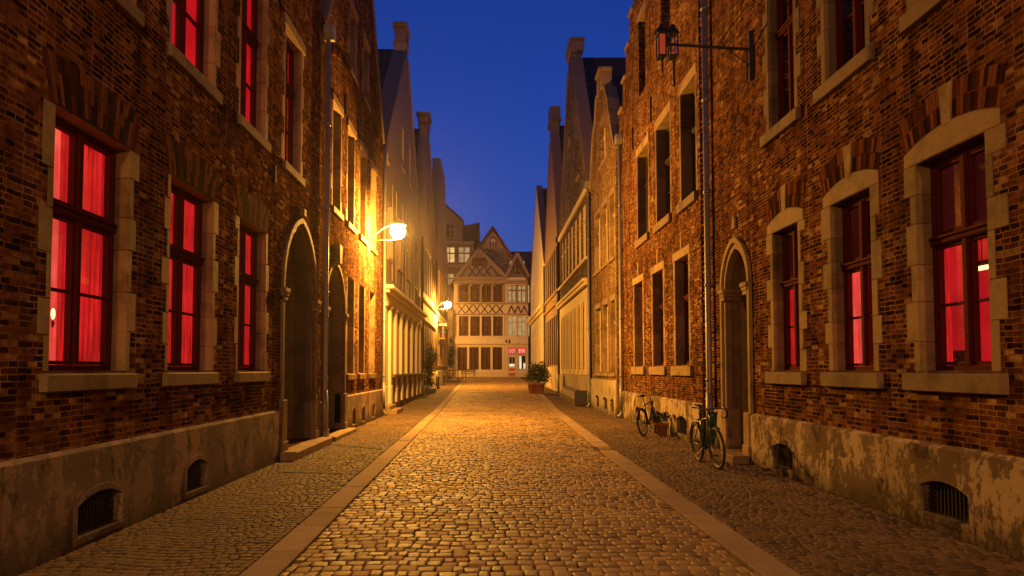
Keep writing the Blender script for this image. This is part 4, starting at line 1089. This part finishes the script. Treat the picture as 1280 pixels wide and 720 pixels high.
channel(-3.55, -2.15, 15.6, -1.1, 'iron drain channel across the pavement from the foot of the left drainpipe')
channel(-3.3, -2.12, 11.3, -.2, 'iron drain channel across the pavement below the nearest red windows')

# ================================================================== STREET LAMPS
LAMPS = []
def street_lamp(y, wall, label, power, z=None, side='L'):
    z = z or 5.8 + ground_z(y)
    e = empty('street_lamp', (wall, y, z-.3), label, 'street lamp', 'street lamps on wall brackets')
    F = Fr(side, wall)
    m = MB(); m.box(F, y-.05, y+.05, -.03, -.002, z-.75, z+.5); m.tube([F(y, -.05, z-.7), F(y, -.05, z+.5)], .022, 8)
    m.box(F, y-.02, y+.02, -.05, -.0, z-.9, z-.78); m.build('wall_plate', 'lamp_metal', e)
    m = MB(); pts = []
    for i in range(13):
        t = i/12; pts.append(F(y, -.05-.75*t, z-.32+.5*math.sin(t*math.pi/2)))
    m.tube(pts, .018, 8); m.tube([F(y, -.05, z-.3), F(y, -.88, z-.26)], .014, 8); m.build('bracket', 'lamp_metal', e, smooth=True)
    c = F(y, -.95, z)
    m = MB(); m.lathe(c, [(.03, .44), (.05, .38), (.1, .35), (.18, .29), (.24, .185), (.235, .175), (.17, .26), (.05, .32)], 20); m.build('hood', 'lamp_metal', e, smooth=True)
    m = MB(); m.lathe(c, [(.05, .25), (.14, .205), (.215, .11), (.24, .0), (.215, -.11), (.14, -.205), (.02, -.245)], 20); m.build('globe', 'globe', e, smooth=True)
    ld = bpy.data.lights.new('lamp_light', 'POINT'); ld.energy = power; ld.color = (1, .43, .055); ld.shadow_soft_size = .13
    lo = bpy.data.objects.new('lamp_light', ld); col.objects.link(lo); lo.parent = e
    lo.location = Vector(c)-Vector(e.location); LAMPS.append(lo)
street_lamp(21.7, XL, 'lit wall lamp nearest to the viewer, glowing on the left brick house', 7200)
street_lamp(50.5, -3.9, 'smaller looking lit wall lamp farther down the left row', 7200)
street_lamp(-9.0, XR, 'lit wall lamp behind the viewpoint on the near right house', 2300, side='R')
street_lamp(-6.5, XL, 'lit wall lamp behind the viewpoint on the near left house', 1900)

street_lamp(72.0, -8.4, 'lit wall lamp in the cross street, hidden behind the last house of the left row', 3700)
h = one((-12, -8.42, 68, 84, .3, 9)); h_ = empty('side_house', (-10, 76, .7), 'plain house in the cross street behind the left row, carrying a lamp', 'house'); h.build('wall', 'tan', h_)
# lantern on a long bracket
yl = 12.1
e = empty('hanging_lantern', (XR, yl, 7.1), 'black double lantern with an orange pane on a long iron arm from the right house', 'lantern')
m = MB(); m.box(FRt, yl-.03, yl+.03, -.06, -.002, 6.55, 7.4); m.tube([FRt(yl-.0, -.09, 6.58), FRt(yl, -.09, 7.1)], .014, 6); m.build('wall_plate', 'black_iron', e)
m = MB(); m.tube([FRt(yl, -.03, 7.08), FRt(yl, -1.45, 7.17)], .026, 8)
m.tube([FRt(yl, -.04, 6.8), FRt(yl, -.3, 6.98), FRt(yl, -.42, 7.09)], .01, 6); m.tube([FRt(yl, -.04, 7.9), FRt(yl, -.62, 7.14)], .006, 6); m.build('arm', 'black_iron', e)
for k, (dx, nm) in enumerate(((-1.56, 'signal_box'), (-1.36, 'signal_box'))):
    a = -dx; m = MB()
    w0, w1 = dx-.07, dx+.07
    m.box(FRt, yl-.1, yl+.1, w0, w1, 7.32, 7.36); m.box(FRt, yl-.1, yl+.1, w0, w1, 6.93, 6.96)
    for (yy, ww) in ((yl-.1, w0), (yl-.1, w1-.02), (yl+.08, w0), (yl+.08, w1-.02)): m.box(FRt, yy, yy+.02, ww, ww+.02, 6.961, 7.319)
    m.lathe(FRt(yl, dx, 7.36), [(.12, 0), (.1, .05), (.05, .1), (.02, .16)], 8)
    bo = m.build('lantern_case', 'black_iron', e)
    p = MB(); p.box(FRt, yl-.085, yl+.075, w0+.022, w1-.022, 6.965, 7.315); p.build('pane', 'lantern_glow' if k == 0 else 'glass', bo)
    if k: b = MB(); b.box(FRt, yl-.05, yl+.05, w0+.04, w1-.04, 6.965, 7.02); b.build('ember', 'lantern_glow', bo)
m = MB(); m.tube([FRt(yl, -1.54, 6.93), FRt(yl, -1.54, 6.68)], .012, 6); m.tube([FRt(yl, -1.46, 7.17), FRt(yl, -1.46, 7.4), FRt(yl, -1.3, 7.5)], .018, 6); m.build('hook', 'black_iron', e)

# lamps inside the nearest red window
def sconce(y, z, w, label):
    e = empty('wall_light', FL(y, w, z), label, 'lamp', 'small warm lights behind the nearest left window')
    m = MB(); c = FL(y, w, z); m.lathe(c, [(.006, .055), (.015, .04), (.019, .0), (.012, -.035), (.005, -.045)], 10); m.build('bulb', 'warm_bulb', e, smooth=True)
    m = MB(); m.lathe((c[0], c[1], c[2]-.09), [(.004, .04), (.012, .03), (.014, 0), (.004, -.03)], 8); m.build('candle_holder', 'steel', e, smooth=True)
sconce(6.72, 2.73, .222, 'small warm light high in the nearest left red window')
sconce(6.51, 2.1, .222, 'small warm light low in the nearest left red window')
# lamp and box inside the nearest right window
e = empty('pendant_lamp', FRt(7.14, .41, 2.6), 'bright pendant lamp inside the nearest right red window', 'lamp')
m = MB(); m.box(FRt, 7.0, 7.28, .36, .46, 2.6, 2.625); m.build('light_bar', 'warm_bulb', e)
m = MB(); m.box(FRt, 7.02, 7.26, .37, .45, 2.632, 2.68); m.tube([FRt(7.14, .41, 2.68), FRt(7.14, .41, 3.05)], .006, 6); m.build('fitting', 'black_iron', e)
e = empty('dark_box', FRt(7.5, .43, 1.62), 'dark small radio on the sill behind the nearest right window', 'radio')
m = MB(); m.box(FRt, 7.42, 7.62, .36, .5, 1.6, 1.8); m.build('case', 'black_iron', e, bevel=.01)
m = MB(); m.lathe((XR+.352, 7.5, 1.7), [(.02, -.02), (.028, 0), (.02, .02)], 8); m.build('dial', 'steel', e)

# ================================================================== BICYCLES
def bicycle(loc, heading, label, drop=True, steer=0.0, lean=0.0, paint='bike_black', group=None):
    """built along +x, then turned into place by its root"""
    e = empty('bicycle', (0, 0, 0), label, 'bicycle', group)
    WR = .335; wb = 1.0
    fa = Vector((wb, 0, WR)); ra = Vector((0, 0, WR))
    bb = Vector((.43, 0, .28)); st = Vector((.27, 0, .8)); ht = Vector((.80, 0, .86)); hb = Vector((.86, 0, .68))
    def wheel(c, ang):
        t = MB(); ax = Vector((math.sin(-ang), math.cos(ang), 0))
        t.ring(c, ax, WR-.022, .022, 40, 8); w = t.build('wheel', 'rubber', e, smooth=True)
        r = MB(); r.ring(c, ax, WR-.043, .011, 40, 6); 
        a = ax.orthogonal().normalized(); b = ax.cross(a)
        for i in range(24):
            q = 2*math.pi*i/24; d = a*math.cos(q)+b*math.sin(q); r.tube([Vector(c)+ax*(.025*(-1)**i), Vector(c)+d*(WR-.05)], .0017, 4, False)
        r.tube([Vector(c)-ax*.045, Vector(c)+ax*.045], .018, 8); r.build('rim', 'steel', w, smooth=True)
        return w
    wheel(ra, 0)
    sv = Vector((math.cos(steer), math.sin(steer), 0))
    fa2 = hb+(fa-hb).dot(Vector((1, 0, 0)))*sv+Vector((0, 0, (fa-hb).z)); wheel(fa2, steer)
    fr = MB()
    for a, b, r in ((bb, st, .016), (bb, hb+Vector((-.01, 0, .02)), .018), (st+Vector((0, 0, -.06)), ht+Vector((0, 0, -.05)), .016), (hb, ht, .02)): fr.tube([a, b], r, 10)
    for s_ in (-1, 1):
        o = Vector((0, .05*s_, 0)); fr.tube([ra+o, bb+o*.6], .01, 8); fr.tube([ra+o, st+Vector((0, .02*s_, -.06))], .008, 8)
    fr.tube([bb+Vector((0, -.05, 0)), bb+Vector((0, .05, 0))], .024, 10); fr.build('frame', paint, e, smooth=True)
    fk = MB(); perp = Vector((-sv.y, sv.x, 0))
    for s_ in (-1, 1): fk.tube([hb, hb+perp*.05*s_-Vector((0, 0, .05)), fa2+perp*.05*s_], [.014, .013, .009], 8)
    fk.build('fork', paint, e, smooth=True)
    sd = MB(); sd.tube([st, st+Vector((-.03, 0, .14))], .013, 8); q = st+Vector((-.03, 0, .16))
    sd.build('seat_post', 'steel', e, smooth=True)
    sm = MB(); n = 9; vs = []
    for i in range(n):
        t = i/(n-1); x = -.13+.28*t; hw = (.075*(1-t)**.8+.018); zt = .022*math.cos(t*2.6)
        vs += [q+Vector((x, -hw, -.02)), q+Vector((x, -hw*.75, .018+zt)), q+Vector((x, hw*.75, .018+zt)), q+Vector((x, hw, -.02))]
    sm.add(vs, [(i*4+k, i*4+k+1, i*4+k+5, i*4+k+4) for i in range(n-1) for k in range(3)]+[(0, 1, 2, 3), tuple((n-1)*4+k for k in (3, 2, 1, 0))]+[(i*4+3, i*4, i*4+4, i*4+7) for i in range(n-1)])
    sm.build('saddle', 'leather', e, smooth=True)
    hbm = MB(); top = ht+Vector((-.02, 0, .1)); ext = top+sv*.09
    hbm.tube([ht, top, ext], .013, 8)
    if drop:
        grips = []
        hbm.tube([ext-perp*.2, ext+perp*.2], .014, 8)
        for s_ in (-1, 1):
            grip = MB(); grips.append(grip); o = ext+perp*.2*s_; pts = [o]
            for i in range(1, 11):
                t = i/10*math.pi*1.05; pts.append(o+perp*.02*s_*min(1, i/3)+sv*(.1*math.sin(t)+.02)+Vector((0, 0, -.075*(1-math.cos(t)))))
            pts.append(pts[-1]-sv*.09); grip.tube(pts, .021, 8)
            hd = pts[4]; grip.tube([hd, hd+sv*.03+Vector((0, 0, .05))], [.016, .011], 8)
        hb_o = hbm.build('handlebar', 'steel', e, smooth=True); [g_.build('bar_tape', 'leather', hb_o, smooth=True) for g_ in grips]
        br = MB(); br.tube([ext+perp*.2+sv*.11+Vector((0, 0, -.02)), ext+perp*.08+sv*.2+Vector((0, 0, .02)), ext-perp*.03+sv*.12+Vector((0, 0, -.12)), hb+sv*.03], .004, 6); br.tube([ext-perp*.2+sv*.11+Vector((0, 0, -.02)), ext-perp*.1+sv*.2, ext+sv*.14+Vector((0, 0, -.14)), hb+sv*.03], .004, 6); br.build('brake_cable', 'rubber', e, smooth=True)
    else:
        pts = [ext+perp*.29*t-sv*.16*abs(t)**2+Vector((0, 0, .04*abs(t))) for t in (-1, -.7, -.35, 0, .35, .7, 1)]
        hbm.tube(pts, .012, 8); hb_o = hbm.build('handlebar', 'steel', e, smooth=True)
        for q_ in ((0, 1), (-1, -2)): grip = MB(); grip.tube([pts[q_[0]], pts[q_[1]]], .019, 8); grip.build('grip', 'rubber', hb_o, smooth=True)
        bl = MB(); bl.lathe(hb+sv*.06+Vector((0, 0, .08)), [(.02, -.04), (.045, -.03), (.05, .03), (.03, .05)], 10); bl.build('headlight', 'steel', e, smooth=True)
    cr = MB(); cr.ring(bb+Vector((0, .06, 0)), (0, 1, 0), .09, .006, 24, 5)
    for s_ in (-1, 1):
        d = Vector((.1*s_, .08*s_, -.13*s_)); cr.tube([bb+Vector((0, .08*s_, 0)), bb+d], .01, 6); cr.box(lambda u, w, z: (bb.x+d.x+u, bb.y+d.y+w, bb.z+d.z+z), -.04, .04, -.045+.05*s_, .045+.05*s_, -.012, .012)
    for z in (.04, -.05): cr.tube([ra+Vector((0, .06, z)), bb+Vector((0, .06, z*1.6))], .005, 5)
    cr.build('crank', 'steel', e)
    mg = MB()
    for c, a0, a1, ss in ((ra, 20, 190, 0), (fa2, 60, 165, steer)):
        dv = Vector((math.cos(ss), math.sin(ss), 0)); pv_ = Vector((-dv.y, dv.x, 0)); vs = []
        for i in range(13):
            t = R(a0+(a1-a0)*i/12)
            for k in (-1, 0, 1): vs.append(c+dv*math.cos(t)*(WR+.025-.008*abs(k))+Vector((0, 0, math.sin(t)*(WR+.025-.008*abs(k))))+pv_*.026*k)
        mg.add(vs, [(i*3+k, i*3+k+1, i*3+k+4, i*3+k+3) for i in range(12) for k in (0, 1)])
    mg.build('mudguard', paint, e, smooth=True, recalc=False)
    ks = MB(); ks.tube([bb+Vector((-.05, -.03, -.02)), Vector((.3, -.26, .0+.01))], .009, 6); ks.build('kickstand', 'black_iron', e)
    e.location = loc; e.rotation_euler = (lean, 0, heading)
    return e
bicycle((3.66, 12.68, 0), R(-89), 'green racing bicycle with drop handlebars standing by the right doorstep', True, R(3), R(4), 'bike_green', 'bicycles parked along the right wall')
bicycle((3.7, 17.35, 0), R(59), 'black city bicycle leaning at the wall behind a terracotta pot', False, R(22), R(-6), 'bike_black', 'bicycles parked along the right wall')
# saddlebag cloth hanging on the green bike's bars
e = empty('rain_cape', (3.68, 12.0, .6), 'dark green cloth hanging over the front of the racing bicycle', 'cape')
m = MB(); n = 8; vs = []
for j in range(7):
    t = j/6
    for i in range(n+1):
        s_ = i/n*2-1
        vs.append((3.70+.085*s_*(1-.45*t)+.004*math.sin(i*2.1+j), 11.99+.05*t-.025*math.cos(s_*1.4)+.007*math.sin(i*3), .9-.52*t))
m.add(vs, [(j*(n+1)+i, j*(n+1)+i+1, (j+1)*(n+1)+i+1, (j+1)*(n+1)+i) for j in range(6) for i in range(n)])
o = m.build('cloth', 'bike_green', e, smooth=True, recalc=False)
md = o.modifiers.new('thick', 'SOLIDIFY'); md.thickness = .008

# ================================================================== POTS AND PLANTS
def pot_prof(r, h): return [(r*.68, 0), (r*.7, .01), (r*.93, h*.82), (r*1.06, h*.83), (r*1.08, h), (r*.96, h), (r*.92, h*.9), (.02, h*.88)]
def leaves(m, c, rad, n, size, rg, hollow=.35, power=1.0):
    for _ in range(n):
        while True:
            p = Vector((rg.uniform(-1, 1), rg.uniform(-1, 1), rg.uniform(-1, 1)))
            if hollow < p.length < 1: break
        lump = 1+.22*math.sin(p.x*7+c[0]*3)*math.cos(p.y*6)+.15*math.sin(p.z*9)
        q = Vector(c)+Vector((p.x*rad[0], p.y*rad[1], p.z*rad[2]))*lump
        a = Vector((rg.uniform(-1, 1), rg.uniform(-1, 1), rg.uniform(-.6, 1))).normalized(); b = a.orthogonal().normalized()
        th = rg.uniform(0, 6.28); b = (b*math.cos(th)+a.cross(b)*math.sin(th)); d = a.cross(b); s_ = size*rg.uniform(.6, 1.3)
        m.add([q-b*s_, q+d*s_*.45+a*s_*.12, q+b*s_, q-d*s_*.45+a*s_*.12], [(0, 1, 2, 3)])
def shrub(loc, pr, ph, crown, label, nleaf, size, flower=0, seed=1):
    x, y, z = loc; e = empty('potted_shrub', loc, label, 'potted plant'); rg = random.Random(seed)
    m = MB(); m.lathe(loc, pot_prof(pr, ph), 24); p = m.build('pot', 'terracotta', e, smooth=True)
    m = MB(); m.lathe((x, y, z+ph*.86), [(pr*.9, 0), (pr*.85, .03), (.02, .05)], 16); m.build('soil', 'soil', e)
    st = MB(); lf = MB()
    for (cx, cy, cz, rx, ry, rz, n) in crown:
        c = Vector((x+cx, y+cy, z+cz)); st.tube([(x, y, z+ph*.8), (x+cx*.4, y+cy*.4, z+ph+(cz-ph)*.4), c], [.022, .016, .006], 6)
        for k in range(5):
            d = Vector((rg.uniform(-1, 1)*rx, rg.uniform(-1, 1)*ry, rg.uniform(-.6, 1)*rz))*.8; st.tube([c, c+d], [.008, .003], 5)
        leaves(lf, c, (rx, ry, rz), n, size, rg)
    st.build('stem', 'bark', e); lf.build('foliage', 'leaf', e, recalc=False)
    if flower:
        fl = MB()
        for (cx, cy, cz, rx, ry, rz, n) in crown: leaves(fl, (x+cx, y+cy, z+cz), (rx*1.05, ry*1.05, rz*1.05), flower, size*.7, rg, .8)
        fl.build('blossom', 'flower', e, recalc=False)
    return e
zp = ground_z(41.8)
shrub((2.85, 41.8, zp), .36, .62, [(-.05, 0, 1.15, .55, .5, .5, 900), (-.4, -.1, 1.0, .35, .35, .3, 350), (.3, 0, 1.0, .42, .4, .42, 500), (.2, .1, 1.5, .35, .3, .35, 320), (-.25, .05, 1.5, .3, .3, .25, 220)], 'leafy shrub in a terracotta pot at the far right side of the street', 900, .06, 6, 3)
m = MB(); m.lathe((2.42, 42.0, ground_z(42)), pot_prof(.2, .55), 20); o = m.build('flower_pot', 'terracotta', smooth=True); tag(o, 'tall narrow empty pot left of the far leafy shrub', 'pot')
# climbing plant at the left row
e = empty('climbing_plant', (-3.55, 42.6, ground_z(42.6)), 'dark climbing plant on thin stems in a low box, by the left row of shops', 'plant'); rg = random.Random(5)
z0 = ground_z(42.6); m = MB(); m.box(ID, -3.75, -3.2, 42.0, 43.3, z0, z0+.3); m.build('plant_box', 'dark_wood', e, bevel=.02)
st = MB(); lf = MB()
for k in range(7):
    x = -3.62+rg.uniform(-.1, .2); y = 42.2+k*.16; h = rg.uniform(1.5, 2.7); pts = [(x, y, z0+.2)]
    for i in range(1, 6): pts.append((x+rg.uniform(-.1, .14), y+rg.uniform(-.1, .1), z0+.2+h*i/5))
    st.tube(pts, [.018]*2+[.012]*2+[.006]*2, 5)
    for p in pts[1:]: leaves(lf, p, (.22, .22, .22), 45, .055, rg, 0.1)
leaves(lf, (-3.45, 42.7, z0+2.1), (.42, .5, .5), 330, .06, rg, .2)
st.build('stem', 'bark', e); lf.build('foliage', 'leaf_ivy', e, recalc=False)
# ivy on the rubble wall
e = empty('hanging_ivy', (-4.3, 79.25, 3.0), 'dark ivy clump hanging on the stone wall under the far lamp', 'plant'); lf = MB(); rg = random.Random(8)
leaves(lf, (-4.25, 79.15, 3.4), (.45, .18, 1.5), 500, .12, rg, .1); leaves(lf, (-4.3, 79.15, 2.4), (.3, .16, .6), 160, .1, rg, .1); lf.build('foliage', 'leaf_ivy', e, recalc=False)
st = MB(); st.tube([(-4.2, 79.28, 4.9), (-4.3, 79.22, 3.4), (-4.3, 79.22, 1.9)], [.03, .03, .015], 6); st.build('stem', 'bark', e)
# pot behind the black bicycle
px, py = 4.18, 17.55
e = empty('flower_pot', (px, py, 0), 'round terracotta pot by the wall under the black bicycle', 'pot')
m = MB(); m.lathe((px, py, 0), pot_prof(.16, .3), 24); m.build('pot', 'terracotta', e, smooth=True)
m = MB(); m.lathe((px, py, .262), [(.145, 0), (.12, .03), (.02, .05)], 14); m.build('soil', 'soil', e)
m = MB(); rg = random.Random(4)
for k in range(7): m.tube([(px+rg.uniform(-.1, .1), py+rg.uniform(-.1, .1), .35), (px+rg.uniform(-.2, .2), py+rg.uniform(-.2, .2), .55), (px+rg.uniform(-.3, .3), py+rg.uniform(-.25, .25), .5)], [.008, .006, .003], 5)
leaves(m, (px, py, .46), (.27, .27, .09), 90, .05, rg, 0); m.build('foliage', 'leaf_ivy', e, recalc=False)

# sloped stone cellar hatch along the right row
e = empty('cellar_hatch', (4.0, 34, .1), 'sloping stone cellar hatch along the foot of the grey gable house', 'hatch')
m = MB(); y0, y1 = 31.0, 38.3; za, zb = ground_z(y0), ground_z(y1)
pro = [(4.23, 0), (3.72, 0), (3.7, .28), (3.86, .52), (4.23, .62)]
m.add([(x, y0, za+z-.02) for x, z in pro]+[(x, y1, zb+z-.02) for x, z in pro], [(0, 1, 2, 3, 4), (9, 8, 7, 6, 5)]+[(i, (i+1) % 5, 5+(i+1) % 5, 5+i) for i in range(5)])
m.build('slab', 'stone_dark', e, bevel=.02)
m = MB(); m.box(ID, 3.64, 4.22, 30.85, 30.99, za, za+.66); m.build('end_stone', 'pipe_dark', e, bevel=.03)

# bench, rail, bollards, statue at the far left
zb = ground_z(78)
e = empty('park_bench', (-1.95, 77.5, zb), 'low dark bench standing before the half timbered house', 'bench')
m = MB()
for k in range(3): m.box(ID, -3.1, -1.5, 77.3+k*.15, 77.42+k*.15, zb+.42, zb+.46)
m.build('seat', 'dark_wood', e)
m = MB()
for k in range(2): m.box(ID, -3.1, -1.5, 77.78, 77.82, zb+.6+k*.16, zb+.72+k*.16)
m.build('backrest', 'dark_wood', e)
for x in (-2.95, -1.65):
    m = MB(); m.box(ID, x-.03, x+.03, 77.3, 77.36, zb, zb+.42); m.box(ID, x-.03, x+.03, 77.72, 77.78, zb, zb+.9); m.build('leg', 'black_iron', e)
zr = ground_z(66)
e = empty('metal_railing', (-3.0, 66, zr), 'low metal railing at the far end of the left row', 'railing')
m = MB(); m.tube([(-3.75, 66, zr+.95), (-2.2, 68, zr+1.0)], .035, 8); m.build('rail', 'black_iron', e)
for (x, y) in ((-3.7, 66.05), (-2.95, 67.0), (-2.25, 67.95)):
    m = MB(); m.tube([(x, y, zr-.02), (x, y, zr+.95)], .04, 8); m.build('post', 'black_iron', e)
for (x, y, lab) in ((-3.45, 48.6, 'dark iron bollard standing nearest below the far lamp'), (-3.45, 54.5, 'dark iron bollard farther back beside the left row')):
    z = ground_z(y); m = MB(); m.lathe((x, y, z-.02), [(.1, 0), (.1, .1), (.06, .14), (.055, .7), (.08, .74), (.06, .82), (.02, .86)], 12)
    tag(m.build('bollard', 'black_iron', smooth=True), lab, 'bollard', 'bollards along the left row')
ys_, zs_ = 55.5, 4.45
e = empty('wall_statue', (-3.7, ys_, zs_), 'small painted statue in blue and red under a curved canopy on the left wall', 'statue')
c = (-3.6, ys_, zs_-.4); k = .62
m = MB(); m.lathe(c, [(.2*k, 0), (.24*k, .1*k), (.16*k, .5*k), (.19*k, .8*k), (.15*k, 1.0*k), (.06*k, 1.06*k)], 14); m.build('robe', 'robe_blue', e, smooth=True)
m = MB(); m.lathe((c[0], c[1]-.03, c[2]), [(.17*k, -.02), (.22*k, .1*k), (.12*k, .55*k), (.05*k, .6*k)], 12); m.build('skirt', 'robe_red', e, smooth=True)
m = MB(); m.lathe((c[0], c[1], c[2]+1.05*k), [(.04*k, 0), (.06*k, .05*k), (.1*k, .14*k), (.09*k, .24*k), (.03*k, .3*k)], 12); m.build('head', 'skin', e, smooth=True)
m = MB(); m.tube([(c[0]+.06, c[1]-.08, c[2]+.52), (c[0]+.15, c[1]-.12, c[2]+.37), (c[0]+.24, c[1]-.12, c[2]+.36)], [.03, .028, .02], 8); m.build('arm', 'robe_blue', e, smooth=True)
m = MB(); m.box(ID, -3.9, -3.42, ys_-.2, ys_+.2, zs_-.5, zs_-.41); m.build('console', 'stone', e, bevel=.02)
m = MB(); m.band(Fr('L', -3.9), [(ys_+.4*math.cos(t*.314), zs_+.55+.2*math.sin(t*.314)) for t in range(11)], [(ys_+.36*math.cos(t*.314), zs_+.51+.16*math.sin(t*.314)) for t in range(11)], -.6, .0); m.build('canopy', 'white', e)

HAZE = True  # thin scattering volume added to give the lamps a soft halo
if HAZE:
    t = NT('halo_haze'); v = t.n('ShaderNodeVolumePrincipled'); v.inputs['Color'].default_value = (.9, .9, .9, 1)
    v.inputs['Density'].default_value = .0003; v.inputs['Anisotropy'].default_value = .88; t.l(v.outputs[0], t.out.inputs['Volume'])
    m = MB(); m.box(ID, -430, 430, -230, 640, -2, 40); o = m.build('halo_volume', t.m); o['kind'] = 'stuff'
# ================================================================== CAMERA, WORLD
cam = bpy.data.cameras.new('camera'); co = bpy.data.objects.new('camera', cam); col.objects.link(co)
cam.sensor_width = 36; cam.lens = 36*900/1280; cam.clip_end = 3000; cam.clip_start = .05
cam.shift_x = 28/1280; cam.shift_y = 61.5/1280
co.location = (0, 0, 1.6); co.rotation_euler = (R(90+2.58), 0, 0); sc.camera = co
wd = bpy.data.worlds.new('World'); sc.world = wd; wd.use_nodes = True
nt = wd.node_tree; bg = nt.nodes['Background']
sky = nt.nodes.new('ShaderNodeTexSky'); sky.sky_type = 'NISHITA'; sky.sun_disc = False
sky.sun_elevation = R(2.2); sky.sun_rotation = R(180); sky.ozone_density = 4; sky.altitude = 0; sky.air_density = 1; sky.dust_density = .3
mx = nt.nodes.new('ShaderNodeMix'); mx.data_type = 'RGBA'; mx.blend_type = 'MULTIPLY'; mx.inputs[0].default_value = 1
mx.inputs[7].default_value = (.35, .42, 1.15, 1)
nt.links.new(sky.outputs[0], mx.inputs[6]); nt.links.new(mx.outputs[2], bg.inputs[0]); bg.inputs[1].default_value = .185
sc.view_settings.view_transform = 'Standard'; sc.view_settings.look = 'None'; sc.view_settings.exposure = 0; sc.view_settings.gamma = 1
sc.view_settings.use_curve_mapping = False
sc.render.engine = 'CYCLES'
cy = sc.cycles; cy.use_denoising = True; cy.denoiser = 'OPENIMAGEDENOISE'; cy.sample_clamp_indirect = 4; cy.sample_clamp_direct = 0
cy.max_bounces = 6; cy.diffuse_bounces = 3; cy.glossy_bounces = 3; cy.transmission_bounces = 4; cy.transparent_max_bounces = 8
cy.caustics_reflective = False; cy.caustics_refractive = False; cy.use_light_tree = True
